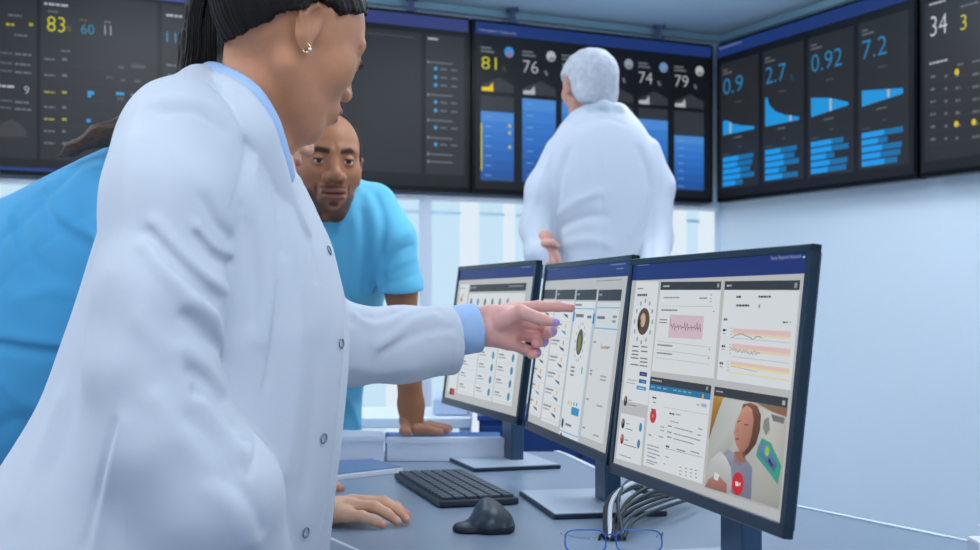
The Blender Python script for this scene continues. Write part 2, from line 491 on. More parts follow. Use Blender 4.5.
# display 4 on the right wall: 0.9 / 2.7 / 0.92 / 7.2
p = wall_display('right-hand wall display showing 0.9, 2.7, 0.92 and 7.2 over blue bars', dR, sR(716.5), sR(916.5))
p.rect(.012, .012, p.W - .024, .052, BLUE, 2)
p.ptext('Department Overview', 720, 50.5, 3, '#b4c0e4', 3, x1=742)
cols = [(721, 759, '0.9'), (763, 804, '2.7'), (808.5, 854, '0.92'), (859, 909, '7.2')]
for i, (x0, x1, t) in enumerate(cols):
    a = p.uv(x0, 60)[0]; b = p.uv(x1, 60)[0]; w = b - a
    p.rect(a, .098, w, .575, '#25282b', 2)
    p.rect(a + .02, .128, .035, .006, GR, 3); p.rect(a + .02, .143, .07, .006, GR, 3)
    p.text(t, a + .022, .242, .072, '#2a86bd', 3, w=w * [.52, .5, .68, .5][i])
    if i == 1: p.text('%', a + w * .68, .255, .03, '#1e5f86', 3)
    p.rect(a + w * .4, .285, .05, .005, '#505458', 3)
    c = '#1c9be6'
    vb = .425
    if i == 0: prof = [(0, .36), (.15, .362), (.3, .38), (.6, .398), (.98, .412)]; mk = .22
    if i == 1: prof = [(0, .30), (.06, .30), (.12, .335), (.3, .368), (.6, .393), (.98, .412)]; mk = .72
    if i == 2: prof = [(0, .345), (.5, .362), (.98, .395)]; mk = .5
    if i == 3: prof = [(0, .362), (.5, .374), (.98, .386)]; mk = .62
    W2 = w * .84; o = a + .02
    p.poly([(o, vb)] + [(o + W2 * q, v) for q, v in prof] + [(o + W2 * .98, vb - .018 if i > 1 else vb)], c, 3)
    p.rect(o + W2 * mk, (.372, .398, .366, .378)[i], .012, (.05, .024, .05, .03)[i], '#b9c4bd', 4)
    p.rect(o + W2 * .35, .443, .06, .005, '#6a6e72', 3); p.rect(o + W2 * .5, .487, .02, .006, '#505458', 3); p.rect(o, .512, .05, .004, '#505458', 3)
    lens = [(.95, .5), (.92, .45), (.85, .55), (.98, .55), (.62, .4)]
    for k in range(5):
        v = .528 + k * .0275
        ln, dk = lens[(k + i) % 5]
        p.rect(o, v, W2 * ln, .0215, '#1273b0', 3); p.rect(o, v, W2 * dk, .0215, '#17a0f5', 4)
p.build('screen', M_pic, p.t)

# display 5
p = wall_display('wall display at the right edge showing white 34 and yellow 3', dR, sR(919.5), sR(919.5) + 1.33)
p.rect(.012, .012, p.W - .024, .052, BLUE, 2)
a = p.uv(925, 60)[0]; p.rect(a, .098, 1.15, .575, '#25282b', 2)
p.words(930, 4, 946, LG, 3, 2); p.words(961, 6, 980, GR, 3, 2); p.ptext('34', 931, 37, 20, '#d2d6da', 3, x1=947.5); p.ptext('3', 961, 30.5, 15, YE, 3, x1=967)
p.words(930, 63, 948, LG, 3, 2)
p.words(958, 64, 964, GR, 3, 2); p.words(973, 61, 990, GR, 3, 2)
for k in range(6):
    y = 76 + k * 12.5
    for x, w in ((931, 5), (945, 3), (956, 5), (973, 7)):
        p.words(x, y - (x - 930) * .06, x + w, '#6a6e72', 3, 2.6)
    p.words(930, y + 6.5, 999, '#3a3d41', 3, .6)
for x, y in ((957.5, 72), (957, 124), (974.5, 122)): p.circ(p.uv(x, y)[0], p.uv(x, y)[1], .011, '#e6c60f', 4)
p.build('screen', M_pic, p.t)
# ------------------------------------------------------------------ desk
M_desk = pbr('desk_laminate', '#8799ae', 0.32, noise=0.015, nscale=4, spec=0.5)
M_edge = pbr('desk_edge', '#e3edf6', 0.3)
M_leg = pbr('desk_leg', '#6b7c94', 0.4, 0.5)
def PD(px, py):      # point of the desk plane seen at a pixel
    Y = (H - DESK) * F / (py - CY); return Vector(((px - CX) / F * Y, Y, DESK))
far = [(-.89, 3.26), (0.16, 3.26), (.185, 3.17), (.253, 2.81), (.33, 2.68), (.45, 2.53), (.566, 2.375), (.76, 2.016), (.93, 1.70), (1.05, 1.45)]
near = [(1.05, 1.30), (.165, 1.30), (-.273, 2.11)]
desk = thing('desk', 'long grey-blue desk carrying the monitors', 'desk', (0.1, 2.4, 0))
bm = bmesh.new(); prism(bm, far + near, DESK - .03, DESK, bevel=.002); obj('desktop', bm, M_desk, desk)
bm = bmesh.new()
for a, b in zip(far[1:], far[2:]):
    a, b = Vector((*a, 0)), Vector((*b, 0)); t = (b - a).normalized(); n = Vector((-t.y, t.x, 0))
    if n.x < 0: n = -n
    prism(bm, [tuple((a)[:2]), tuple(b[:2]), tuple((b + n * .012)[:2]), tuple((a + n * .012)[:2])], DESK - .03, DESK + .0025)
obj('edge_trim', bm, M_edge, desk)
bm = bmesh.new()
a, b = Vector((.165, 1.30)), Vector((-.89, 3.26)); t_ = (b - a).normalized(); n_ = Vector((-t_.y, t_.x)); n_ = n_ if n_.x < 0 else -n_
prism(bm, [tuple(a), tuple(b), tuple(b + n_ * .008), tuple(a + n_ * .008)], DESK - .03, DESK + .001); obj('front_edge', bm, M_edge, desk)
bm = bmesh.new(); prism(bm, [tuple(a - n_ * .02), tuple(b - n_ * .02), tuple(b - n_ * .04), tuple(a - n_ * .04)], .25, DESK - .03); obj('modesty_panel', bm, M_leg, desk)
for x, y in ((-.80, 3.2), (.08, 3.2), (.93, 1.5), (.22, 1.36)):
    bm = bmesh.new(); box(bm, (x - .025, y - .025, 0), (x + .025, y + .025, DESK - .03), .003); obj('leg', bm, M_leg, desk)

# ------------------------------------------------------------------ monitors
M_mon = pbr('monitor_case', '#06283c', 0.35, spec=0.5, noise=0.02)
M_monb = pbr('monitor_back', '#10293c', 0.5)
M_stand = pbr('stand_post', '#35506c', 0.35, 0.3)
M_plate = pbr('stand_plate', '#b9c8d8', 0.35, 0.0)
M_pedge = pbr('stand_plate_edge', '#182b40', 0.4)
M_scr = glow('monitor_picture', 0.78, 0.35, spec=.1)

def monitor(label, A, B, zb, zt, lean=.045):
    """A = near lower corner, B = far lower corner (plan), screen leans back by 'lean'"""
    A, B = Vector(A), Vector(B); d = (A - B).normalized()      # left (far) -> right (near)
    away = Vector((-d.y, d.x));
    if away.x < 0: away = -away
    U = Vector((d.x, d.y, 0)); Vv = Vector((-away.x * lean, -away.y * lean, zb - zt)); Hh = Vv.length; Vn = Vv.normalized()
    N = U.cross(Vn); N = N if N.x < 0 else -N
    W = (A - B).length
    TL = Vector((B.x + away.x * lean, B.y + away.y * lean, zt))
    c = (A + B) / 2
    t = thing('monitor', label, 'monitor', (c.x + away.x * .1, c.y + away.y * .1, DESK), None)
    M = frame_matrix(TL, U, Vn, -N)         # local: x right, y down, z into the case
    bz, bb = .0135, .017
    bm = bmesh.new()
    for (x0, y0, x1, y1) in ((0, 0, W, bz * .75), (0, Hh - bb, W, Hh), (0, 0, bz, Hh), (W - bz, 0, W, Hh)):
        add_box(bm, (x1 - x0, y1 - y0, .013), M @ Matrix.Translation(((x0 + x1) / 2, (y0 + y1) / 2, .0065)), .0012, 1)
    obj('bezel', bm, M_mon, t)
    bm = bmesh.new(); add_box(bm, (W - .02, Hh - .014, .012), M @ Matrix.Translation((W / 2, Hh / 2, .014)), .003)
    add_box(bm, (W * .62, Hh * .62, .03), M @ Matrix.Translation((W / 2, Hh * .5, .032)), .01)
    obj('back_case', bm, M_monb, t)
    # stand
    pc = TL + U * W / 2 + Vn * (Hh * .62) - N * .075
    bm = bmesh.new()
    add_box(bm, (.075, .03, pc.z - DESK - .006), frame_matrix((pc.x, pc.y, (pc.z + DESK) / 2), U, Vector((away.x, away.y, 0)), (0, 0, 1)), .004)
    add_box(bm, (.07, .07, .05), frame_matrix(pc + N * .03, U, Vector((away.x, away.y, 0)), (0, 0, 1)), .006)
    obj('stand_post', bm, M_stand, t)
    bc = Vector((pc.x, pc.y, 0)) + Vector((-away.x, -away.y, 0)) * .035
    Mb = frame_matrix((bc.x, bc.y, DESK + .0045), U, Vector((away.x, away.y, 0)), (0, 0, 1))
    bm = bmesh.new(); add_box(bm, (.285, .205, .009), Mb, .002); obj('stand_base', bm, M_pedge, t)
    bm = bmesh.new(); add_box(bm, (.280, .20, .0015), Mb @ Matrix.Translation((0, 0, .0052))); obj('base_plate', bm, M_plate, t)
    # screen picture
    O = TL + U * bz + Vn * (bz * .75) - N * .003
    pic = Picture(O, U, Vn, lift=.00025); pic.N = N
    pic.W = W - 2 * bz; pic.Hh = Hh - bz * .75 - bb; pic.t = t
    pic.rect(0, 0, pic.W, pic.Hh, '#c4c6c6', 1)
    return pic

WH = '#e4e9ec'; DK = '#33383d'; TXT = '#71777d'; TXL = '#8b9197'; NAVY = '#18307a'
# --- right (nearest) monitor
s = monitor('nearest and largest-looking monitor, showing the patient video call', (.3355, 1.488), (.188, 2.071), H - .274, H + .0655, .037)
s.rect(0, 0, s.W, s.Hh * .078, NAVY, 2)
s.ptext('Patient Detail', 638, 266, 4, '#c8d2ea', 3, x1=649.5)
s.ptext('Tsang Regional Hospital', 770.5, 261, 4.6, '#b9c4e6', 3, x1=801)
s.pp([(803, 256.5), (806, 256.3), (804.5, 258.5)], '#dfe6f6', 3)
# left patient column
s.pp([(637, 281.5), (659, 281.5), (648, 405.5), (622, 400)], WH, 2)
s.words(638, 288, 644, TXT, 3, 1.4); s.words(638, 294, 648, '#23282d', 3, 2.2)
u, v = s.uv(643.8, 321.5)
s.circ(u, v, .026, '#5b4a3c', 3, ry=.021); s.circ(u - .002, v - .002, .011, '#d2b39a', 4); s.circ(u - .014, v + .004, .008, '#241c18', 4)
for k in range(12):
    a = 2 * math.pi * k / 12; s.circ(u + .038 * math.cos(a), v + .032 * math.sin(a), .0038, '#9fb0ae', 3)
for y in (345.5, 350, 353.5, 357, 363.5): s.words(633 - (y - 345) * .1, y, 639, '#2d3237', 3, 1.3)
for y in (346, 350.5, 357.5, 361, 364.8): s.words(642 - (y - 345) * .1, y, 648, '#4b5055', 3, 1.3)
s.prect(640.2, 371.5, 647.2, 376.8, '#1b2c78', 3); s.prect(639.5, 379, 646.5, 384, '#1d5f9e', 3); s.prect(637.2, 385.5, 646.3, 391, '#3c9fd4', 3)
s.words(642, 373.5, 646, '#8c9ad0', 4, .9); s.words(642, 381, 646, '#9cc6e8', 4, .9); s.words(639, 387.5, 645, '#bfe2f4', 4, .9)
s.words(628, 379, 637, TXL, 3, .8); s.words(627, 382, 636, TXL, 3, .8)
def face(x, y, c='#3a2a26'):
    u, v = s.uv(x, y); s.circ(u, v, .0075, c, 3, ry=.008); s.circ(u - .001, v - .003, .0035, '#b5806a', 4); s.rect(u - .004, v + .004, .008, .003, '#20242a', 4)
face(626, 401); s.words(629, 399.5, 632, TXT, 3, 1); s.words(629, 404, 637, TXT, 3, 1)
s.pp([(621.5, 413), (645, 418), (641, 465.5), (616, 458)], WH, 2)
face(623.5, 423.5); face(622.5, 439, '#a9443a'); s.words(627, 423, 630, TXT, 3, 1); s.words(626, 428, 633, TXT, 3, 1)
s.words(625, 439, 629, TXT, 3, 1); s.words(624, 443.5, 637, TXT, 3, 1); s.words(620, 454, 632, TXL, 3, 1)
for x, y in ((641, 427.5), (639, 444)):
    u, v = s.uv(x, y); s.circ(u, v, .006, '#2a86b8', 3, ry=.007)
# chart card
s.pp([(661.5, 282), (722, 281.5), (714, 378.5), (652, 371)], WH, 2)
s.pp([(661.5, 282), (722, 281.5), (721.2, 290), (660.8, 290)], DK, 3)
s.words(664, 285.5, 670, '#c9ccd0', 4, 1.6); s.prect(718, 283.5, 719.8, 287.5, '#9a9ea2', 4)
s.words(664, 297, 680, TXL, 3, 1.4); s.words(700, 297.5, 708, TXT, 3, 1.4); s.words(711, 294.5, 712.5, TXT, 3, 1); s.words(710.5, 298, 712, TXT, 3, 1); s.words(710.5, 301, 712, TXT, 3, 1)
def hl(x0, y0, x1, y1, c='#b9bec2', w=.0007): s.line([s.uv(x0, y0), s.uv(x1, y1)], w, c, 3)
hl(662, 306, 714, 306.6); s.words(662, 309.2, 678, TXT, 3, 1.6); s.words(713.5, 311, 715, TXT, 3, 1)
s.pp([(670.5, 314.5), (704.5, 316.2), (702.5, 339.5), (668.5, 337.5)], '#ddc3cf', 3)
s.words(660.5, 319, 668, TXT, 4, 1.2); s.words(660, 321.8, 667.5, TXT, 4, 1.2)
rnd = random.Random(4); base = 326.5; ecg = [(671.5, 318)]
x = 671.5
while x < 703:
    ecg += [(x, base + rnd.uniform(-.7, .7)), (x + .8, base - rnd.uniform(1.5, 6)), (x + 1.3, base + rnd.uniform(1, 4.5)), (x + 1.8, base)]; x += rnd.uniform(2.2, 4.2)
s.line([s.uv(x, y + (x - 671) * .05) for x, y in ecg], .0012, '#6e4f62', 4)
hl(657.5, 341, 711, 347.5); s.words(658, 344, 673.5, TXT, 3, 1.5); s.words(709.5, 349, 711, TXT, 3, 1.2)
hl(657, 349.5, 710.5, 356.5); s.words(657.3, 352, 673, TXT, 3, 1.5); s.words(708.5, 357.5, 710, TXT, 3, 1.2); hl(656, 357.5, 710, 364.5)
# trend card
s.pp([(725.5, 281.3), (801, 280.3), (791, 390.5), (717, 379.5)], WH, 2)
s.pp([(725.5, 281.3), (801, 280.3), (800, 290.2), (724.8, 290)], DK, 3)
s.words(727.5, 285, 733, '#c9ccd0', 4, 1.6); s.prect(795.5, 282.8, 797.8, 288, '#9a9ea2', 4)
s.words(737, 295.8, 741.5, '#202428', 3, 2.2); s.words(759, 295.8, 771.5, '#33383c', 3, 2); s.words(736.8, 304.5, 750, '#33383c', 3, 2)
s.ptext('4', 758.2, 308.5, 5, '#202428', 3, x1=760.6)
s.words(724.5, 318.3, 728, '#202428', 3, 2.2); s.words(783.5, 321.5, 788.5, '#33383c', 3, 1.6); s.words(790.5, 321.8, 791.5, '#202428', 3, 1.2)
def band(x0, y0, x1, y1, h0, h1, c, lay=3): s.pp([(x0, y0), (x1, y1), (x1 - .3, y1 + h1), (x0 - .3, y0 + h0)], c, lay)
band(733.5, 328.5, 791.8, 331.5, 4.2, 5, '#eac6c4'); band(733.2, 332.8, 791.4, 336.5, 2.4, 2.6, '#ecdcba')
band(732.3, 343.5, 791.2, 349, 4, 5, '#eac6c4'); band(732, 347.5, 790.8, 354, 2.4, 3, '#ecd9bd')
band(731, 361, 790.2, 369, 3, 4, '#eccbc0'); band(730.6, 364, 790, 373, 1.8, 2, '#f2e3a0'); band(729.5, 371.5, 789, 380, 1.2, 1.3, '#ece0a8')
hl(733.5, 338, 791, 343); hl(732, 356.5, 790.4, 363.5)
s.line([s.uv(*q) for q in ((732.5, 338), (736, 335.5), (740, 334), (744, 334), (748, 336.5), (751, 337.5), (754, 339.5), (757, 337), (760, 336.5), (763, 338.2))], .0008, '#55606a', 5)
rr = random.Random(3)
s.line([s.uv(731.8 + i * .62, 349.5 + i * .09 + rr.uniform(-2.6, 2.6)) for i in range(48)], .0012, '#9fa6a8', 5)
s.line([s.uv(*q) for q in ((731, 366.5), (738, 367.2), (745, 369), (752, 370.5), (758, 371.8))], .0006, '#7a93a5', 5)
for y, x in ((329, 723.5), (345, 722.3), (362, 720.3)):
    s.words(x, y, x + 3.6, '#23282c', 3, 2.2); s.words(x, y + 4, x + 3, TXL, 3, 1)
    for k in range(4): s.words(x + 7.8, y - 1 + k * 3, x + 9, TXT, 3, .8)
# medication card
s.pp([(651, 376.5), (712, 385.5), (702.5, 484), (643.5, 465)], WH, 2)
s.pp([(651, 376.5), (712, 385.5), (711.3, 393.5), (650.2, 383.8)], DK, 3); s.words(652.5, 379, 663, '#b9bdc2', 4, 1.6); s.prect(707, 386.5, 708.6, 390.5, '#9a9ea2', 4)
s.pp([(650.2, 383.8), (711.3, 393.5), (710.7, 400), (649.6, 390)], '#1f78ab', 3)
for x in (652, 658, 664, 674, 679, 684, 689): s.words(x, 386 + (x - 651) * .155, x + 3.4, '#8cc4e4', 4, 1.2)
s.circ(*s.uv(703.5, 396.5), .0035, '#e0a52a', 4)
s.words(653, 396.5, 657.5, '#2b3035', 3, 1.8); s.words(653.5, 401.5, 656.5, TXT, 3, 1.2); s.words(697, 404, 700, TXL, 3, 1.2)
s.prect(701.8, 403.2, 707, 407.8, '#9cc3cf', 3); s.words(651.8, 408.5, 656.5, '#2b3035', 3, 1.4)
s.circ(*s.uv(653.6, 416), .0125, '#cf2230', 3, ry=.0105); s.circ(*s.uv(653.6, 416), .003, '#e98', 4)
for x0, y0, x1, c, h in ((670, 412.5, 675, '#23282c', 1.7), (676, 413.5, 681, TXL, 1.2), (670.5, 420.5, 679.5, TXL, 1), (668.5, 425, 672.5, TXT, 1.4), (675, 427, 694, TXL, 1.2),
                         (667.8, 431, 672, TXT, 1.4), (674.5, 433, 698, TXL, 1.2), (668, 436, 672, TXT, 1.4), (674, 438, 695, TXL, 1.2), (666.5, 445, 670.5, '#23282c', 2.2),
                         (661, 426, 665.5, TXL, 1.2), (660.8, 429.5, 665, TXL, 1.2), (649, 434, 652, TXT, 1.4), (659, 435.5, 664, TXL, 1.4), (648, 444, 660, TXL, 1.2), (648, 447.5, 660, TXL, 1.2),
                         (648, 451.5, 661, TXL, 1.2), (647.5, 455, 657, TXL, 1.2), (647, 459, 658, TXL, 1.2), (647, 461.5, 655, TXL, 1.2), (665.5, 456, 669.5, TXL, 1), (664, 463, 666, TXL, 1),
                         (699, 428, 703, TXL, 1.4), (698, 434, 702, TXL, 1.4), (697, 439, 701, TXL, 1.4), (677, 448.5, 686, TXT, 1.2), (691, 450.5, 700, TXT, 1.2)):
    s.words(x0, y0, x1, c, 3, h)
hl(666, 448.5, 703, 457.5, '#8b9095'); hl(664, 407, 709, 415)
for x in (680, 685.5, 690.5, 695.5):
    for k in range(3): s.words(x, 466.5 + k * 3.6 + (x - 680) * .2, x + 2, TXT, 3, 1)
# video call card (picture of a patient lying in bed)
s.pp([(715.5, 386.5), (789, 398), (788, 408), (714.5, 395.5)], DK, 4); s.words(717, 390.5, 724, '#c3c6ca', 5, 1.2); s.prect(783.5, 400.5, 786, 405.5, '#b9bdc0', 5)
s.pp([(714.5, 395.5), (788, 408), (780.5, 511), (704.5, 488)], '#b9b8b2', 2)
s.pp([(714.5, 395.5), (725, 397.3), (722, 408), (713, 428), (709, 441)], ['#b98a30', '#c79a3c', '#a67826', '#8f641f', '#8a5f1d'], 3)
s.pp([(757, 403), (788, 408), (787, 417), (772, 411.5)], '#8d6a4c', 3)
s.pp([(724, 398), (747, 402), (739, 420), (733, 445), (726, 453), (708, 458), (710, 440), (716, 420)], ['#c2c5c2', '#cfd2cf', '#c5c8c4', '#b2b5b1', '#a6a9a6', '#b4b7b4', '#adb0ad', '#b7bab7'], 4)
s.pp([(760, 407), (772, 412), (787, 418), (781, 500), (779, 509), (752, 500), (748, 470), (752, 440), (760, 425)], ['#c8c8c0', '#d0cfc8', '#bdbdb6', '#a8a8a0', '#999a92', '#a9aaa4', '#b2b3ab', '#bbbcb4', '#c4c5be'], 4)
s.pp([(744, 404), (752, 403), (758, 406), (762, 415), (761, 430), (757, 444), (750, 453), (744, 458), (740, 440), (741, 415)], ['#7a4f36', '#8b5c3f', '#7d5138', '#6c452f', '#5f3c2a', '#5a3826', '#4f3122', '#4c2f20', '#6a4430', '#744a33'], 5)
s.pp([(743, 409), (748, 405.5), (753, 409), (755, 420), (753, 434), (750, 446), (745, 452), (741, 452), (737, 444), (735, 433), (736.5, 424), (740, 416)],
     ['#c48f77', '#cf9c84', '#c9927a', '#b9816a', '#ad7661', '#9d6a57', '#a4705c', '#ab7762', '#ba836d', '#c38c76', '#cb957e', '#c8917b'], 6)
s.pp([(738.5, 421.5), (742, 420.3), (742, 421.3), (738.5, 422.6)], '#5b3a2e', 7); s.pp([(745.5, 424), (750, 424.5), (750, 425.6), (745.5, 425.2)], '#5b3a2e', 7)
s.pp([(738.8, 427), (740.5, 431), (737.8, 433), (737, 431)], '#b27a66', 7); s.pp([(736.3, 438), (740.5, 438), (740, 440.2), (737, 440.4)], '#9a4b47', 7)
s.pp([(735, 452), (741, 451), (746, 453), (747, 462), (741, 466), (735, 462)], '#9c6a58', 5)
s.pp([(729, 449), (735, 453), (741, 463), (748, 460), (753, 468), (752, 500), (733, 494), (722, 480), (722, 457)], ['#8f93a6', '#9a9eb0', '#8d91a5', '#8a8ea3', '#7f8399', '#75798f', '#7b7f95', '#8589a0', '#9094a8'], 5)
s.pp([(721, 451), (727, 457), (732, 468), (733, 484), (731, 494), (706, 487), (709, 467), (713, 458)], ['#c9cac8', '#d2d3d1', '#c3c4c2', '#b3b4b2', '#a7a8a6', '#b1b2b0', '#bdbebc', '#c5c6c4'], 6)
s.pp([(709, 480), (716, 475), (721, 477), (728, 484), (728, 493.5), (706, 487)], ['#a9766a', '#b98478', '#b5806f', '#a87365', '#96655a', '#9c6a5e'], 7); s.pp([(716, 472), (721, 475), (719, 481), (715, 479)], '#dfe0de', 8)
s.pp([(763, 438), (772, 443), (782.5, 466), (779, 485), (772, 475), (757, 456), (759, 447)], '#39a08c', 6)
s.pp([(763, 442), (770, 446), (778.5, 465), (775, 472), (760, 454), (761, 447)], ['#5d7fae', '#6c8fc0', '#53709c', '#48648e', '#5877a4', '#6486b6'], 7)
s.circ(*s.uv(768.5, 451.5), .006, '#8fd02c', 8); s.pp([(771, 458), (775, 466), (773, 467), (769, 460)], '#2a3350', 8)
s.pp([(765, 420), (770, 417), (771, 430), (767, 436), (764, 428)], '#8a8d88', 6); s.pp([(772, 414), (786, 418), (785, 424), (774, 421)], '#77787a', 6)
s.circ(*s.uv(739.3, 484), .0165, '#d01f2c', 9, ry=.0145); s.pp([(737.3, 481.5), (740.4, 482.3), (740.3, 486.6), (737.2, 485.8)], '#f3e8e8', 10); s.pp([(740.6, 484), (742.3, 482.6), (742.2, 486.6)], '#f3e8e8', 10)
s.build('screen', M_scr, s.t)

# --- middle monitor
s = monitor('middle monitor of the desk row, the one the pointing finger reaches', (.187, 2.095), (.0705, 2.695), H - .266, H + .074)
s.rect(0, 0, s.W, s.Hh * .078, NAVY, 2)
s.ptext('Patient Board', 545, 270.5, 2.6, '#9aa8d2', 3, x1=559); s.words(611, 264.5, 626, '#8b9ac8', 3, 1); s.words(617, 268.5, 624, '#8b9ac8', 3, 1)
s.words(541, 281, 551, TXL, 3, 1); s.words(597, 280.5, 622, TXL, 3, 1.2)
colx = [(540, 556.5), (557.8, 576), (577.5, 597.5), (599.5, 622.5)]
botx = [(527, 542), (544.5, 561), (563, 580)]
for i, (a, b) in enumerate(colx):
    a0 = s.uv(a, 290); b0 = s.uv(b, 290)
    s.rect(a0[0], a0[1], b0[0] - a0[0], .019, DK, 3); s.rect(a0[0] + .005, a0[1] + .007, .02, .003, '#9aa0a6', 4)
    if i < 3: s.rect(a0[0], a0[1] + .022, b0[0] - a0[0], (.235, .238, .262)[i] , WH, 2)
    else: s.rect(a0[0], a0[1] + .022, b0[0] - a0[0], .235, '#dde2e5', 2)
rnd = random.Random(11)
for i, (a, b) in enumerate(colx[:2]):
    a0 = s.uv(a, 290); w = s.uv(b, 290)[0] - a0[0]
    for k in range(7 if i == 1 else 7):
        v = a0[1] + .034 + k * .032
        s.rect(a0[0] + .006, v, w * .45, .0035, TXL, 3); s.rect(a0[0] + .006, v + .007, w * .35, .003, '#a8adb2', 3)
        s.rect(a0[0] + w * .68, v, .008, .009, ['#e0c02a', '#e58b2a', '#7fc04a', '#e0c02a'][rnd.randrange(4)], 3)
        s.poly([(a0[0] + w * .5, v + .012), (a0[0] + w * .75, v + .015), (a0[0] + w * .8, v + .021), (a0[0] + w * .6, v + .017)], ['#1f5e8f', '#3aa0d0', '#3a4450'][rnd.randrange(3)], 3)
        s.rect(a0[0] + .004, v + .027, w - .008, .0006, '#b5babd', 3)
a0 = s.uv(577.5, 290); w = s.uv(597.5, 290)[0] - a0[0]
s.rect(a0[0], a0[1] + .026, w * .35, .004, TXL, 3)
for x0, x1, v0, v1 in ((0, 1, .034, .036), (0, 1, .262, .264), (0, .02, .034, .264), (.98, 1, .034, .264)):
    s.rect(a0[0] + w * x0, a0[1] + v0, w * (x1 - x0), v1 - v0, '#6bb8e6', 4)
s.rect(a0[0] - .003, a0[1] + .041, .012, .018, '#1e86d8', 5); s.rect(a0[0] + w - .003, a0[1] + .043, .012, .018, '#1e86d8', 5)
s.rect(a0[0] + .016, a0[1] + .045, w * .4, .006, TXT, 4); s.rect(a0[0] + w * .7, a0[1] + .047, w * .2, .005, TXT, 4)
u, v = a0[0] + w * .48, a0[1] + .096
s.circ(u, v, .022, '#565048', 4, ry=.024); s.circ(u, v + .002, .009, '#8a8a28', 5, ry=.016)
for k in range(14):
    A = 2 * math.pi * k / 14; s.circ(u + .032 * math.cos(A), v + .034 * math.sin(A), .003, '#9fb3a0', 4)
for k in range(3): s.rect(a0[0] + w * .2, a0[1] + .142 + k * .007, w * .2, .003, TXT, 4)
s.rect(a0[0] + w * .74, a0[1] + .14, .008, .012, '#6cb82e', 4)
for k in range(4): s.rect(a0[0] + w * (.28 + k * .14), a0[1] + .205, .008, .006, ['#c9c03a', '#c9c03a', '#6aa84a', '#4a8ad0'][k], 4)
s.rect(a0[0] + w * .5, a0[1] + .214, w * .38, .014, '#3a94c8', 4)
s.circ(a0[0] + w * .14, a0[1] + .248, .008, '#40302a', 5, ry=.009); s.rect(a0[0] + w * .3, a0[1] + .246, w * .3, .004, TXT, 5)
s.circ(a0[0] + w * .14, a0[1] + .275, .008, '#6a3c34', 5, ry=.009); s.rect(a0[0] + w * .3, a0[1] + .272, w * .4, .004, TXT, 5)
s.rect(a0[0], a0[1] + .284, w, .022, WH, 2); s.rect(a0[0] + w * .3, a0[1] + .29, w * .2, .003, TXL, 4)
a0 = s.uv(599.5, 290); w = s.uv(622.5, 290)[0] - a0[0]
for v in (.030, .066): s.rect(a0[0], a0[1] + v, w, .002, '#6bb8e6', 3)
s.rect(a0[0], a0[1] + .03, .002, .036, '#6bb8e6', 3)
s.rect(a0[0] + .01, a0[1] + .046, w * .35, .005, TXT, 3); s.rect(a0[0] + w * .75, a0[1] + .044, w * .18, .004, TXL, 3); s.rect(a0[0] + w * .75, a0[1] + .052, w * .15, .004, TXL, 3)
s.rect(a0[0] + w * .4, a0[1] + .098, w * .35, .003, '#b8a45a', 3); s.rect(a0[0] + w * .4, a0[1] + .093, .006, .01, '#e0c82a', 3)
for v in (.09, .14, .146, .19, .24): s.rect(a0[0] + w * .05, a0[1] + v, w * .12, .003, TXL, 3); s.rect(a0[0] + w * .55, a0[1] + v + .006, w * .25, .003, '#a5aaae', 3)
s.build('screen', M_scr, s.t)

# --- left monitor
s = monitor('farthest and leftmost desk monitor, partly behind the outstretched sleeve', (.056, 2.722), (-.124, 3.305), H - .262, H + .085)
s.rect(0, 0, s.W, s.Hh * .078, NAVY, 2)
s.ptext('Unit View', 459, 268.5, 2.2, '#8fa0d0', 3, x1=470); s.words(521, 267, 531, '#8b9ac8', 3, .8)
s.rect(.022, .036, .075, .27, WH, 2); s.words(460, 288, 466, TXL, 3, .8)
u, v = s.uv(462, 298); s.poly([(u - .012, v + .008), (u - .004, v - .006), (u + .008, v + .010)], '#d83a22', 4); s.poly([(u + .002, v - .01), (u + .014, v - .012), (u + .012, v + .006)], '#bcd020', 4)
s.poly([(u + .002, v), (u + .012, v + .002), (u + .008, v + .012)], '#f0a020', 5)
s.rect(.11, .038, .43, .017, DK, 3); s.rect(.115, .043, .05, .004, '#8b9095', 4); s.rect(.42, .043, .10, .003, '#8b9095', 4)
s.rect(.11, .06, .43, .034, WH, 2)
for k in range(6): s.circ(.135 + k * .058, .080, .009, ['#2f7ea8', '#3a9aa0', '#6a7076', '#7a8086', '#8a8f94', '#8a8f94'][k], 3); s.rect(.125 + k * .058, .092, .02, .003, TXL, 3)
for c in range(3):
    u0 = .11 + c * .145
    s.rect(u0, .10, .138, .205, WH, 2)
    for k in range(7):
        v0 = .112 + k * .028
        s.rect(u0 + .01, v0, .035, .003, TXT, 3); s.rect(u0 + .01, v0 + .007, .05, .002, TXL, 3)
        if c: s.circ(u0 + .112, v0 + .006, .009, ['#5b8', '#2a8ab0', '#2a8ab0'][c], 4)
        s.rect(u0 + .004, v0 + .019, .13, .0006, '#b9bec2', 3)
s.circ(.108, .30, .001, TXT, 3)
u, v = s.uv(452, 391.5); s.rect(u - .018, v - .008, .026, .016, '#1c1416', 5); s.rect(u + .004, v - .008, .024, .016, '#c81822', 6)
s.rect(u - .01, v - .002, .01, .003, '#e6403a', 6)
s.build('screen', M_scr, s.t)

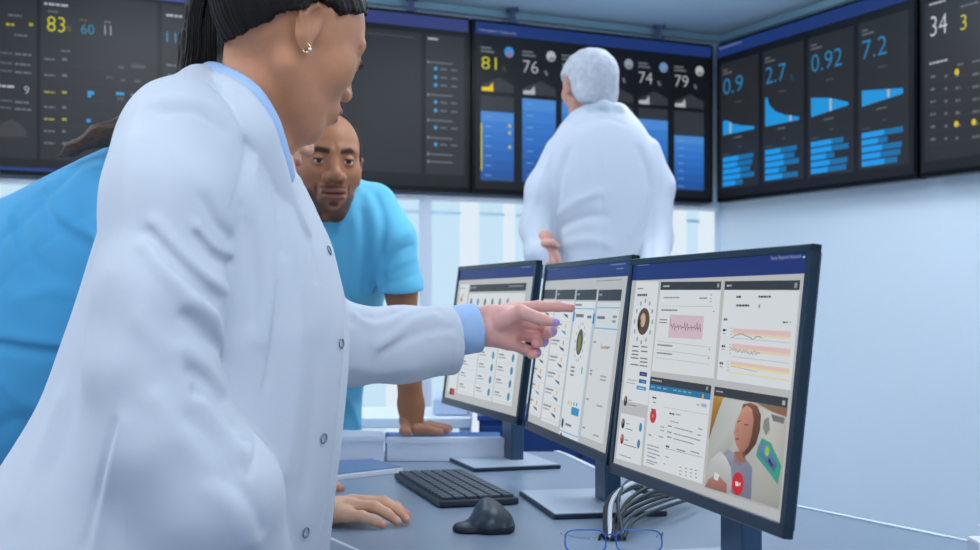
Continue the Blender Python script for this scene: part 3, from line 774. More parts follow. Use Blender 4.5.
# ------------------------------------------------------------------ keyboard and mouse
M_kb = pbr('keyboard_case', '#26303c', 0.45); M_key = pbr('keycap', '#3a4656', 0.4, bump=.05)
kl, kt, kb_, kr = PD(402, 483), PD(455, 474), PD(447, 515.5), PD(510, 499)
ctr = (kl + kt + kb_ + kr) / 4
d = ((kb_ - kl) + (kr - kt)).normalized(); w = ((kt - kl) + (kr - kb_)); w = (w - d * w.dot(d)); Wd = w.length / 2; w.normalize()
Ln = ((kb_ - kl).length + (kr - kt).length) / 2
t = thing('keyboard', 'dark compact keyboard lying on the desk behind the mouse', 'keyboard', tuple(ctr))
Mk = frame_matrix(ctr, d, w, (0, 0, 1)) if d.cross(w).z > 0 else frame_matrix(ctr, -d, w, (0, 0, 1))
bm = bmesh.new()
vs = add_box(bm, (Ln, Wd, .012), Matrix.Translation((0, 0, .008)), .003)
bmesh.ops.transform(bm, matrix=Mk, verts=bm.verts)
obj('case', bm, M_kb, t)
kw = (Ln - .016) / 15; kh = (Wd - .012) / 6
proto = None
def keymesh(sx):
    bm = bmesh.new(); add_box(bm, (kw * sx - .0025, kh - .0035, .006), Matrix.Identity(4), .0012, 1)
    bmesh.ops.transform(bm, matrix=Mk.to_3x3().to_4x4(), verts=bm.verts)
    me = bpy.data.meshes.new('key'); bm.to_mesh(me); bm.free(); me.materials.append(M_key); return me
k1, k2, k6 = keymesh(1), keymesh(2), keymesh(6)
def key(me, cx, cy):
    o = bpy.data.objects.new('key', me); COL.objects.link(o); o.parent = t
    o.location = (Mk @ Vector((cx, cy, .0165))) - ctr
for r in range(6):
    y = -Wd / 2 + .006 + kh * (r + .5); c = 0
    x0 = -Ln / 2 + .008
    while c < 15:
        if r == 0 and c == 4: key(k6, x0 + kw * (c + 3), y); c += 6
        elif r in (1, 2, 3) and c in (0, 12): key(k2, x0 + kw * (c + 1), y); c += 2
        else: key(k1, x0 + kw * (c + .5), y); c += 1
# ------------------------------------------------------------------ sculpting: smooth solids -> one continuous mesh
A = lambda *v: np.array(v, np.float32)
def V3(p): return np.array(tuple(p), np.float32)
def smin(a, b, k):
    h = np.clip(0.5 + 0.5 * (b - a) / k, 0, 1); return b + (a - b) * h - k * h * (1 - h)
def smax(a, b, k): return -smin(-a, -b, k)
def ell(X, c, r):
    q = X - V3(c); r = V3(r); k0 = np.sqrt(((q / r) ** 2).sum(1)); k1 = np.sqrt(((q / (r * r)) ** 2).sum(1)) + 1e-9
    return k0 * (k0 - 1) / k1
def sph(X, c, r): return np.sqrt(((X - V3(c)) ** 2).sum(1)) - r
def cone(X, a, b, ra, rb, flat=None):
    """capsule with two radii; flat=(axis, factor) squeezes it along an axis"""
    a, b = V3(a), V3(b)
    if flat is not None:
        n = V3(flat[0]); n = n / np.linalg.norm(n); f = 1.0 / flat[1]
        X = X + np.outer((X - a) @ n * (f - 1), n); b = b + n * ((b - a) @ n) * (f - 1)
        s = flat[1]
    ab = b - a; t = np.clip(((X - a) @ ab) / (ab @ ab + 1e-12), 0, 1)
    d = np.sqrt(((X - a - t[:, None] * ab) ** 2).sum(1)) - (ra + (rb - ra) * t)
    return d
def chain(X, pts, k=0.01, flat=None):
    """pts: list of (point, radius)"""
    d = None
    for (a, ra), (b, rb) in zip(pts, pts[1:]):
        e = cone(X, a, b, ra, rb, flat); d = e if d is None else smin(d, e, k)
    return d
def polydist(X, pts):
    d = None
    for a, b in zip(pts, pts[1:]):
        e = cone(X, a, b, 0, 0); d = e if d is None else np.minimum(d, e)
    return d
def loft(X, rows):
    """rows: (z, cx, a, cy, b) elliptical cross sections stacked in height"""
    R = sorted(rows); z = np.array([r[0] for r in R])
    # smooth resampling
    zz = np.linspace(z[0], z[-1], 80)
    cols = []
    for i in range(1, 5):
        y = np.array([r[i] for r in R]); yy = np.interp(zz, z, y)
        for _ in range(2):
            p = np.pad(yy, 2, mode='edge'); p[:2] = 2 * yy[0] - p[3:5][::-1] if False else yy[0]; yy2 = (p[:-4] + p[1:-3] * 2 + p[2:-2] * 2 + p[3:-1] * 2 + p[4:]) / 8; yy = yy2
        cols.append(np.interp(X[:, 2], zz, yy).astype(np.float32))
    cx, a, cy, b = cols
    q = np.sqrt(((X[:, 0] - cx) / a) ** 2 + ((X[:, 1] - cy) / b) ** 2)
    d = (q - 1) * np.minimum(a, b)
    d2 = np.maximum(z[0] - X[:, 2], X[:, 2] - z[-1])
    return smax(d, d2, 0.02)
def wav(X, s, seed=0):
    """cheap smooth noise in about [-1,1]"""
    r = np.random.RandomState(seed); o = 0
    for i in range(5):
        w = r.normal(size=3) * s; o = o + np.sin(X @ w.astype(np.float32) + r.uniform(0, 6.28))
    return o / 3

def field_eval(f, X):
    out = np.empty(len(X), np.float32)
    for i in range(0, len(X), 200000): out[i:i + 200000] = f(X[i:i + 200000])
    return out

def mesh_field(f, lo, hi, h, B=8, margin=None):
    lo, hi = np.array(lo, float), np.array(hi, float)
    nb = np.ceil((hi - lo) / (h * B)).astype(int); n = nb * B
    ax = [np.arange(k) for k in nb]
    bi = np.stack(np.meshgrid(*ax, indexing='ij'), -1).reshape(-1, 3)
    c = lo + (bi * B + (B - 1) / 2) * h
    d = field_eval(f, c.astype(np.float32))
    act = np.abs(d) < (B * h * 0.5 * 1.733 * 1.35 + (margin if margin is not None else h * 2))
    D = np.repeat(np.repeat(np.repeat(d.reshape(nb), B, 0), B, 1), B, 2).astype(np.float32)
    loc = np.stack(np.meshgrid(*[np.arange(B)] * 3, indexing='ij'), -1).reshape(-1, 3)
    idx = (bi[act][:, None, :] * B + loc[None]).reshape(-1, 3)
    D[idx[:, 0], idx[:, 1], idx[:, 2]] = field_eval(f, (lo + idx * h).astype(np.float32))
    D[0], D[-1], D[:, 0], D[:, -1], D[:, :, 0], D[:, :, -1] = [np.maximum(q, h * .5) for q in (D[0], D[-1], D[:, 0], D[:, -1], D[:, :, 0], D[:, :, -1])]
    S = D < 0
    cs = np.zeros(np.array(S.shape) - 1, np.int8)
    for i in (0, 1):
        for j in (0, 1):
            for k in (0, 1):
                cs += S[i:S.shape[0] - 1 + i, j:S.shape[1] - 1 + j, k:S.shape[2] - 1 + k]
    ci = np.argwhere((cs > 0) & (cs < 8))
    vid = -np.ones(cs.shape, np.int64); vid[ci[:, 0], ci[:, 1], ci[:, 2]] = np.arange(len(ci))
    pos = np.zeros((len(ci), 3)); cnt = np.zeros(len(ci))
    corners = [(i, j, k) for i in (0, 1) for j in (0, 1) for k in (0, 1)]
    for a in corners:
        for axis in range(3):
            if a[axis]: continue
            b = list(a); b[axis] = 1
            da = D[ci[:, 0] + a[0], ci[:, 1] + a[1], ci[:, 2] + a[2]]; db = D[ci[:, 0] + b[0], ci[:, 1] + b[1], ci[:, 2] + b[2]]
            m = (da < 0) != (db < 0); t = np.where(m, da / np.where(da == db, 1, da - db), 0)
            p = np.array(a, float) + t[:, None] * (np.array(b) - np.array(a)); pos[m] += p[m]; cnt[m] += 1
    pos = lo + (ci + pos / np.maximum(cnt, 1)[:, None]) * h
    quads = []
    for axis in range(3):
        u, v = (axis + 1) % 3, (axis + 2) % 3
        sl0 = [slice(None)] * 3; sl1 = [slice(None)] * 3; sl0[axis] = slice(0, -1); sl1[axis] = slice(1, None)
        s0, s1 = S[tuple(sl0)], S[tuple(sl1)]
        e = np.argwhere(s0 != s1)
        e = e[(e[:, u] > 0) & (e[:, v] > 0) & (e[:, u] < S.shape[u] - 1) & (e[:, v] < S.shape[v] - 1)]
        fl = s0[e[:, 0], e[:, 1], e[:, 2]]
        def cell(du, dv):
            q = e.copy(); q[:, u] -= du; q[:, v] -= dv; return vid[q[:, 0], q[:, 1], q[:, 2]]
        q = np.stack([cell(1, 1), cell(0, 1), cell(0, 0), cell(1, 0)], 1)
        q[~fl] = q[~fl][:, ::-1]; quads.append(q)
    Q = np.concatenate(quads); Q = Q[(Q >= 0).all(1)]
    # pull vertices onto the surface
    X = pos.astype(np.float32); e = h * .4
    for _ in range(2):
        g = np.stack([field_eval(f, X + np.eye(3, dtype=np.float32)[i] * e) - field_eval(f, X - np.eye(3, dtype=np.float32)[i] * e) for i in range(3)], 1) / (2 * e)
        dd = field_eval(f, X); g2 = (g ** 2).sum(1) + 1e-6
        st = np.clip(dd / g2, -h * .6, h * .6); X = X - (g * st[:, None]).astype(np.float32) * .7
    return X, Q

def skin_mesh(name, parts, m, parent, color=None):
    """parts: list of (X, Q) or (X,Q,C) joined into one smooth mesh object"""
    Vs, Qs, Cs, o = [], [], [], 0
    for p in parts:
        Vs.append(p[0]); Qs.append(p[1] + o); o += len(p[0])
        Cs.append(p[2] if len(p) > 2 else np.tile(np.array(color if color is not None else (1, 1, 1)), (len(p[0]), 1)))
    Vv, Q, C = np.concatenate(Vs), np.concatenate(Qs), np.concatenate(Cs)
    me = bpy.data.meshes.new(name)
    me.vertices.add(len(Vv)); me.vertices.foreach_set('co', Vv.astype(np.float32).ravel())
    me.loops.add(len(Q) * 4); me.loops.foreach_set('vertex_index', Q.astype(np.int32).ravel())
    me.polygons.add(len(Q)); me.polygons.foreach_set('loop_start', np.arange(0, len(Q) * 4, 4, dtype=np.int32))
    me.update(calc_edges=True); me.validate()
    ca = me.color_attributes.new('Col', 'FLOAT_COLOR', 'POINT')
    arr = np.ones((len(me.vertices), 4), np.float32); arr[:, :3] = C[:len(me.vertices)]; ca.data.foreach_set('color', arr.ravel())
    return link(name, me, m, parent, smooth=True)

def solid(f, lo, hi, h, color=None):
    X, Q = mesh_field(f, lo, hi, h)
    if color is None: return X, Q
    return X, Q, color(X)

def trace(f, px, py, Y0=1.0, Y1=4.6):
    """first surface point seen at a pixel"""
    d = np.array(((px - CX) / F, 1, (CY - py) / F), np.float32); o = np.array((0, 0, H), np.float32); y = Y0
    for _ in range(200):
        s = float(f((o + d * y)[None])[0])
        if s < .0008: return o + d * y
        y += max(s * .6, .0008)
        if y > Y1: return None
    return o + d * y

def with_folds(f, folds, Y0=1.0):
    """folds: (pixel polyline, width m, height m) traced on the cloth; positive = ridge, negative = crease"""
    L = []
    for pts, w, a in folds:
        q = [trace(f, x, y, Y0) for x, y in pts]; q = [p for p in q if p is not None]
        if len(q) > 1:
            q = [tuple(v) for v in spline([Vector(p) for p in q], 5)]
            lo = np.min(q, 0) - 3 * w; hi = np.max(q, 0) + 3 * w; L.append((q, w, a, lo, hi))
    def g(X):
        d = f(X).copy()
        for q, w, a, lo, hi in L:
            m = ((X > lo) & (X < hi)).all(1)
            if m.any():
                e = polydist(X[m], q); d[m] -= a * np.exp(-(e / w) ** 1.5)
        return d
    return g

def axes(f, up):
    f = np.array(f, float); f /= np.linalg.norm(f); up = np.array(up, float); up -= f * (up @ f); up /= np.linalg.norm(up)
    r = np.cross(f, up); return f, r, up       # front, person's right, up
def to_local(X, o, ax, sc=1.0):
    q = (X - V3(o)) / sc; return np.stack([q @ ax[0].astype(np.float32), q @ ax[1].astype(np.float32), q @ ax[2].astype(np.float32)], 1)

def head_field(L, wid=1.0, male=False, jaw=1.0, ear=True):
    """L: local points (front, right, up) in metres, head centre at 0"""
    L = L.copy(); L[:, 1] /= wid
    M = L.copy(); M[:, 1] = np.abs(M[:, 1])
    d = ell(L, (-.016, 0, .034), (.098, .077, .082))
    d = smin(d, ell(L, (.022, 0, .012), (.070, .066, .078)), .03)
    d = smin(d, ell(L, (.040, 0, -.045), (.048, .050, .062)), .03)          # lower face
    d = smin(d, cone(M, (.000, .046 * jaw, -.050), (.062, .016, -.098), .016, .017), .03)   # jaw line
    d = smin(d, sph(L, (.073, 0, -.097), .017), .018)                        # chin
    d = smin(d, sph(M, (.056, .043, -.022), .023), .025)                     # cheek
    d = smin(d, cone(M, (.088, .010, .021), (.074, .046, .022), .008, .008), .014)  # brow
    d = smax(d, -sph(M, (.108, .033, .002), .019), .016)                     # socket
    nz = .0 if male else -.0045
    d = smin(d, cone(L, (.088, 0, .012), (.106 + nz, 0, -.026), .007, .0095 if male else .008), .012)
    d = smin(d, sph(L, (.107 + nz, 0, -.029), .0088 if not male else .0118), .008)
    d = smin(d, sph(M, (.096, .0125 if not male else .0165, -.033), .0072 if not male else .0098), .008)
    d = smax(d, -sph(M, (.103, .007, -.0405), .0042), .003)
    # mouth
    k = 1.25 if male else 1.0
    d = smin(d, ell(L, (.083, 0, -.064), (.016, .030, .020)), .014)
    d = smin(d, ell(M, (.094, .008, -.0585), (.0085, .016 * k, .0052 * k)), .005)
    d = smin(d, ell(L, (.0935, 0, -.0705), (.009, .020 * k, .0062 * k)), .005)
    d = smax(d, -ell(L, (.104, 0, -.0642), (.012, .023 * k, .0014)), .003)
    # eyes with lids
    eb = sph(M, (.0775, .0325, .002), .0125)
    lid = smax(sph(M, (.0775, .0325, .002), .0146), -ell(M, (.094, .0325, .0002), (.014, .0125, .0040 if male else .0046)), .002)
    d = smin(d, lid, .004); d = np.minimum(d, eb)
    if ear:
        e = ell(M - A(-.012, .076, -.002), (0, 0, 0), (.017, .0075, .030))
        e = smin(e, cone(M, (-.004, .075, .022), (-.022, .088, .018), .0055, .005), .008)
        e = smin(e, chain(M, [((-.022, .088, .018), .005), ((-.028, .088, 0), .005), ((-.016, .082, -.022), .005), ((-.006, .077, -.030), .0065)], .004), .008)
        e = smax(e, -ell(M, (-.008, .090, .004), (.009, .010, .015)), .005)
        d = smin(d, e, .006)
    return d

def head_color(L, base, lip, brow=None, beard=None, wid=1.0, iris=(.03, .015, .01)):
    C = np.tile(np.array(base, float), (len(L), 1)); L = L.copy(); L[:, 1] /= wid
    M = L.copy(); M[:, 1] = np.abs(M[:, 1])
    def mix(w, c):
        nonlocal C
        C = C * (1 - w[:, None]) + np.array(c) * w[:, None]
    st = lambda d, w: np.clip(.5 - d / w, 0, 1)
    if beard is not None:
        n = wav(L, 90, 3) * .006
        b = np.maximum(ell(L, (.03, 0, -.088), (.075, .085, .040)), ell(L, (.100, 0, -.0645), (.040, .034, .0225)) * -1 * .9)
        mous = np.minimum(ell(M, (.097, .014, -.0505), (.02, .020, .0042)), ell(M, (.088, .036, -.066), (.025, .0045, .022)))
        soul = ell(L, (.095, 0, -.084), (.03, .012, .006))
        w = np.maximum(st(b + n, .014), np.maximum(st(mous, .006), st(soul, .006))); mix(np.where(L[:, 0] > -.02, w * .85, 0), beard)
    lipd = np.minimum(ell(M, (.097, .008, -.0585), (.012, .0185, .0055)), ell(L, (.097, 0, -.0705), (.012, .0225, .0065)))
    mix(np.where(L[:, 0] > .08, st(lipd, .003), 0), lip)
    if brow is not None:
        e = np.minimum(cone(M, (.095, .016, .0195), (.088, .036, .0235), .0022, .0026), cone(M, (.088, .036, .0235), (.07, .052, .017), .0024, .0012))
        mix(st(e - .003, .004) * .9, brow)
    ex = np.sqrt(((M - A(.0775, .0325, .002)) ** 2).sum(1))
    white = (ex < .0131) & (M[:, 0] > .0775); C[white] = (.52, .48, .45)
    ir = np.sqrt((M[:, 1] - .0325) ** 2 + (M[:, 2] - .001) ** 2); C[white & (ir < .0062)] = iris
    lash = (ex > .0129) & (ex < .0152) & (np.abs(M[:, 2] - .0048) < .0016) & (M[:, 0] > .084); C[lash] = np.array(base) * .25
    return C
# ------------------------------------------------------------------ people
M_skinA = pbr('skin', '#ffffff', 0.5, attr=True, sss=0.12, noise=.05, nscale=60, bump=.06, bscale=700)
M_coat = pbr('lab_coat_cotton', '#c8d0dc', 0.85, noise=.015, nscale=8, bump=.18, bscale=900, sheen=.15)
M_shirt = pbr('shirt_blue', '#a3c3ec', 0.8, noise=.02, nscale=10, bump=.15, bscale=900)
M_scrub = pbr('scrub_cotton', '#4aa3d4', 0.85, noise=.04, nscale=9, bump=.2, bscale=700, sheen=.15)
M_scrub2 = pbr('scrub_cotton_light', '#69c6ec', 0.85, noise=.04, nscale=9, bump=.2, bscale=700, sheen=.15)
M_trous = pbr('trouser_navy', '#24304a', 0.85, noise=.04)
M_shoe = pbr('shoe_leather', '#15181d', 0.4)
M_black_hair = pbr('black_hair', '#0d0a09', 0.48, spec=.3, noise=.5, nscale=60, stretch=(8, 8, .7), bump=.6, bscale=160)
M_short_hair = pbr('cropped_black_hair', '#120f0e', 0.8, noise=.3, nscale=300, bump=.5, bscale=500)
M_white_hair = pbr('white_hair', '#bcc0c9', 0.8, noise=.14, nscale=55, bump=.6, bscale=220)
M_brown_hair = pbr('brown_hair', '#4a372b', 0.45, noise=.4, nscale=50, stretch=(1.2, 8, 6), bump=.5, bscale=160)
M_steel = pbr('snap_metal', '#8c95a5', 0.25, 0.9)
M_gold = pbr('gold_earring', '#e8cfa0', 0.15, 1.0)
M_pearl = pbr('earring_stone', '#e9eef2', 0.1, .3)
T = lambda px, py, Y: tuple(P(px, py, Y))

def rows(rs):
    out = []
    for py, l, r, Yc, b in rs:
        out.append((H + (CY - py) / F * Yc, ((l + r) / 2 - CX) / F * Yc, (r - l) / 2 / F * Yc, Yc, b))
    return out
def bounds(pts, pad):
    a = np.array([tuple(p) for p in pts]); return a.min(0) - pad, a.max(0) + pad
def flat_skin(c): return lambda X: np.tile(np.array(c, float), (len(X), 1))

def make_head(o, fwd, up, sc, wid, male, colors, neck, h=.002, hairfs=(), ear=True, jaw=1.0):
    ax = axes(fwd, up); o = np.array(o, float)
    def f(X):
        L = to_local(X, o, ax, sc); d = head_field(L, wid, male, ear=ear, jaw=jaw) * sc
        return smin(d, chain(X, neck, .02), .022)
    lo, hi = o - .17 * sc, o + .17 * sc
    n = np.array([p for p, _ in neck]); lo = np.minimum(lo, n.min(0) - .07); hi = np.maximum(hi, n.max(0) + .07)
    X, Q = mesh_field(f, lo, hi, h)
    C = head_color(to_local(X, o, ax, sc), wid=wid, **colors)
    return (X, Q, C), ax, f
def loc2w(o, ax, sc, p): return tuple(np.array(o) + sc * (ax[0] * p[0] + ax[1] * p[1] + ax[2] * p[2]))

def hand_part(chains, palm, base, h=.0015, k=.006, nails=(), nailc=(.6, .45, .75), tint=None, extra=None):
    """palm: list of (a, ra, b, rb); chains: finger joint chains"""
    def f(X):
        d = None
        for a, ra, b, rb in palm:
            e = cone(X, a, b, ra, rb); d = e if d is None else smin(d, e, .012)
        g = None
        for c in chains:
            e = chain(X, c, .004); g = e if g is None else smin(g, e, .0025)
        d = smin(d, g, k)
        return extra(X, d) if extra else d
    pts = [p[0] for p in palm] + [p[2] for p in palm] + [q[0] for c in chains for q in c]
    lo, hi = bounds(pts, .045)
    X, Q = mesh_field(f, lo, hi, h)
    C = np.tile(np.array(base, float), (len(X), 1))
    if tint is not None:
        for c in chains:
            w = np.clip(1 - np.sqrt(((X - V3(c[-1][0])) ** 2).sum(1)) / .022, 0, 1)[:, None] * .6
            C = C * (1 - w) + np.array(tint) * w
    for (p, r) in nails:
        m = ((X - V3(p)) ** 2).sum(1) < r * r; C[m] = nailc
    return X, Q, C

def limb(pts, base, h=.003, k=.02):
    f = lambda X: chain(X, pts, k)
    lo, hi = bounds([p for p, _ in pts], .09); X, Q = mesh_field(f, lo, hi, h)
    return X, Q, np.tile(np.array(base, float), (len(X), 1))

def cloth(name, f, lo, hi, h, m, parent):
    return skin_mesh(name, [mesh_field(f, lo, hi, h)], m, parent)

def legs(parent, hips, feet, m=M_trous):
    """trousers and shoes down to the floor (mostly out of sight)"""
    def f(X):
        d = None
        for hp, ft in zip(hips, feet):
            kn = [(hp[i] + ft[i]) / 2 for i in range(3)]; kn[2] += .02
            e = chain(X, [(hp, .095), (kn, .068), ((ft[0], ft[1], .09), .055)], .02); d = e if d is None else smin(d, e, .03)
        return d
    lo, hi = bounds(list(hips) + [(q[0], q[1], .05) for q in feet], .13); cloth('trousers', f, lo, hi, .012, m, parent)
    for hp, ft in zip(hips, feet):
        def g(X, ft=ft): return np.maximum(ell(X, (ft[0] + ft[3] * .05, ft[1] + ft[4] * .05, .03), (.05 + abs(ft[3]) * .08, .05 + abs(ft[4]) * .08, .055)), .002 - X[:, 2])
        cloth('shoe', g, (ft[0] - .2, ft[1] - .2, -.01), (ft[0] + .2, ft[1] + .2, .12), .008, M_shoe, parent)

# ================================================================== woman doctor in the foreground
doc = thing('person', 'woman in a white lab coat with black ponytail pointing at the middle monitor', 'person', (-.35, 1.88, 0))
SK = srgb('#bd8463'); SKH = srgb('#e6aea4')
ho = T(289, 37, 1.875); hf = (.735, .545, -.40); hs = 1.12
def W2(py): return 0
head, hax, headF = make_head(ho, hf, (0, 0, 1), hs, 1.0, False, dict(base=SK, lip=srgb('#b0655c'), brow=srgb('#2a201c')),
                      [(T(258, 58, 1.89), .050), (T(257, 95, 1.88), .050), (T(254, 140, 1.885), .060)])
# pointing left hand, palm towards the viewer
Yh = 2.20
def h_(x, y, dy=0.0): return T(x, y, Yh + dy)
palm = [(h_(484, 325, 0), .0275, h_(514, 311, .012), .0150), (h_(484, 326, 0), .0270, h_(514, 322, .014), .0155),
        (h_(484, 328, 0), .026, h_(512, 333, .012), .0150), (h_(485, 331, 0), .024, h_(508, 342, .006), .0140),
        (h_(490, 314, -.006), .0150, h_(516, 314, -.012), .0120)]
fing = [
    [(h_(512, 309, .012), .0120), (h_(538, 306.5, .012), .0100), (h_(558, 306.5, .010), .0088), (h_(571, 308, .008), .0074)],        # index, straight
    [(h_(500, 322, -.016), .0150), (h_(521, 312, -.028), .0120), (h_(542, 319.5, -.038), .0100), (h_(555.5, 322.5, -.044), .0072)],     # thumb
    [(h_(514, 322, .014), .0125), (h_(541, 326, .030), .0108), (h_(551, 331, .012), .0098), (h_(546, 334.5, -.006), .0088)],          # middle, curled
    [(h_(512, 332, .012), .0120), (h_(535, 337, .026), .0102), (h_(543, 341, .006), .0094), (h_(536, 343.5, -.010), .0082)],          # ring
    [(h_(508, 342, .006), .0110), (h_(526, 350, .018), .0092), (h_(536, 352.5, .004), .0086), (h_(531, 354.5, -.010), .0076)],         # little
]
hand = hand_part(fing, palm, SKH, nails=[(h_(553.5, 332, .002), .0085), (h_(546, 341.5, -.002), .0085), (h_(539, 352.5, -.004), .0070), (h_(557, 321, -.050), .0075)], nailc=srgb('#a793cf'),
                 tint=srgb('#e0958d'))
arm = limb([(T(420, 338, 2.17), .036), (T(470, 329, 2.195), .029), (T(488, 325, 2.20), .0265)], SKH)
near_hand = hand_part([[(T(318, 655, 1.83), .012), (T(350, 665, 1.86), .010), (T(370, 672, 1.88), .008)], [(T(315, 665, 1.80), .012), (T(348, 676, 1.82), .01), (T(366, 684, 1.84), .008)],
                       [(T(312, 670, 1.78), .011), (T(342, 682, 1.79), .009), (T(358, 690, 1.80), .0075)], [(T(310, 676, 1.76), .010), (T(332, 688, 1.76), .008), (T(344, 694, 1.76), .007)],
                       [(T(305, 650, 1.86), .013), (T(322, 652, 1.90), .010), (T(335, 655, 1.92), .008)]],
                      [(T(288, 640, 1.80), .026, T(318, 655, 1.83), .013), (T(288, 640, 1.80), .026, T(312, 672, 1.78), .013)], SKH, h=.003)
core = limb([(T(254, 140, 1.885), .055), (T(235, 190, 1.88), .09), (T(210, 300, 1.88), .09)], SKH, .006)
core2 = limb([(T(225, 180, 1.90), .05), (T(262, 225, 2.02), .035), (T(322, 344, 2.08), .035), (T(420, 338, 2.17), .035)], SKH, .006)
core3 = limb([(T(235, 170, 1.86), .05), (T(180, 170, 1.74), .045), (T(160, 360, 1.68), .042), (T(225, 540, 1.73), .035), (T(288, 640, 1.80), .026)], SKH, .006)
body = skin_mesh('body', [head, core, core2, core3, arm, hand, near_hand], M_skinA, doc)

# hair
def hairf(X):
    L = to_local(X, ho, hax, hs); M = L.copy(); M[:, 1] = np.abs(M[:, 1])
    d = headF(X) / hs - .0075
    line = (np.interp(L[:, 0], [-.12, -.10, -.066, -.048, -.02, .0, .02, .045, .07], [-.115, -.088, -.038, -.010, .022, .030, .028, .046, .078]) - L[:, 2]) * .7
    d = smax(d, line + wav(L, 160, 5) * .003, .004)
    d = smax(d, -ell(M, (-.008, .082, -.004), (.020, .020, .034)), .004)
    ph = np.arctan2(L[:, 1], (L[:, 0] * .66 + L[:, 2] * .75) - .0)
    n = (np.sin(ph * 62 + 1.5 * wav(L, 30, 2)) + np.sin(ph * 27 + wav(L, 20, 6))) * .0008
    pony = chain(X, [(loc2w(ho, hax, hs, (-.085, 0, .075)), .030), (T(222, -30, 1.985), .028), (T(205, 5, 1.985), .027), (T(201, 45, 1.96), .031), (T(199, 78, 1.945), .031), (T(203, 105, 1.93), .022)], .02, flat=((0.3, 1, 0), .75))
    nape = cone(X, T(244, 14, 1.93), T(231, 50, 1.93), .036, .010)
    a = np.sin(X[:, 0] * 700 + 3 * wav(X, 18, 4)) * .0012 + np.sin(X[:, 1] * 500 + 2 * wav(X, 22, 8)) * .001
    return smin(smin(d * hs + n, pony + a, .01), nape + a * .5, .012)
cloth('hair', hairf, *bounds([loc2w(ho, hax, hs, (-.1, 0, 0)), loc2w(ho, hax, hs, (-.1, 0, .1)), T(300, -60, 1.87), T(200, 110, 1.94), T(360, 10, 1.8), T(360, 10, 2.0)], .07), .0028, M_black_hair, doc)
# loose strands
bm = bmesh.new(); rnd = random.Random(5)
for i in range(46):
    dx = rnd.uniform(-13, 14); y = 1.955 + rnd.uniform(-.025, .02)
    tube(bm, spline([T(214 + dx * .6, -25, y), T(203 + dx, 10, y - .012), T(201 + dx * 1.15, 50, y - .02), T(198 + dx * 1.4 + rnd.uniform(-2, 2), 86 + rnd.uniform(-8, 6), y - .012)], 4), [.0011] * 12 + [.0005], 5)
obj('hair_strands', bm, M_black_hair, doc, smooth=True)
# earring
ec = Vector(loc2w(ho, hax, hs, (-.006, .081, -.034)))
bm = bmesh.new()
for k in range(7):
    q = .030 + .0028 * k; x_ = .0895 - .0009 * k
    tube(bm, spline([loc2w(ho, hax, hs, (x_, q, .0035)), loc2w(ho, hax, hs, (x_ + .004, q + .001, .0012)), loc2w(ho, hax, hs, (x_ + .0075, q + .002, .002))], 3), .0005, 4)
obj('eyelashes', bm, M_black_hair, doc, smooth=True)
bm = bmesh.new(); torus(bm, ec, (.3, .9, .2), .0060, .0013, 24, 8); er = obj('earring', bm, M_gold, doc, smooth=True)
bm = bmesh.new(); bmesh.ops.create_icosphere(bm, subdivisions=2, radius=.0028, matrix=Matrix.Translation(ec + Vector((.0055, -.001, -.002)))); obj('earring_stone', bm, M_pearl, er, smooth=True)

coat_rows = rows([(72, 202, 220, 1.93, .025), (80, 194, 233, 1.91, .06), (92, 178, 249, 1.89, .11), (110, 160, 264, 1.875, .155), (130, 146, 277, 1.87, .175), (150, 137, 284, 1.87, .185), (172, 128, 297, 1.87, .19),
                  (240, 102, 331, 1.88, .19), (310, 79, 349, 1.88, .19), (350, 64, 351, 1.88, .195), (400, 48, 347, 1.88, .2), (450, 18, 341, 1.88, .21), (500, -15, 334, 1.88, .22),
                  (560, -50, 326, 1.88, .23), (700, -110, 306, 1.88, .25), (860, -150, 285, 1.88, .27)])
def coat0(X):
    d = loft(X, coat_rows)
    sh = chain(X, [(T(208, 114, 1.90), .042), (T(188, 138, 1.77), .066), (T(174, 200, 1.70), .075), (T(160, 300, 1.67), .077), (T(154, 370, 1.665), .080), (T(172, 440, 1.66), .084),
                   (T(211, 495, 1.67), .086), (T(224, 560, 1.71), .080), (T(262, 625, 1.78), .060)], .03)
    kk = np.interp(X[:, 0], [-.46, -.36], [.09, .018]).astype(np.float32)
    d = smin(d, sh, kk)
    far = chain(X, [(T(236, 140, 1.98), .055), (T(260, 215, 2.03), .062), (T(294, 300, 2.06), .066), (T(322, 344, 2.08), .064), (T(352, 346, 2.11), .0605), (T(400, 345, 2.15), .0605), (T(462, 339, 2.18), .0595)], .03)
    # sleeve end
    n = V3(P(483, 336, 2.20)) - V3(P(455, 339, 2.18)); n /= np.linalg.norm(n)
    far = smax(far, (X - V3(P(451.5, 340, 2.18))) @ n, .004)
    far = smax(far, -np.maximum(cone(X, T(445, 340, 2.18), T(480, 338, 2.20), .054, .054), -(X - V3(P(444, 340, 2.18))) @ n), .003)
    d = smin(d, far, .02)
    d = d + wav(X, 9, 1) * .0022
    return d
K = lambda *p: list(p)
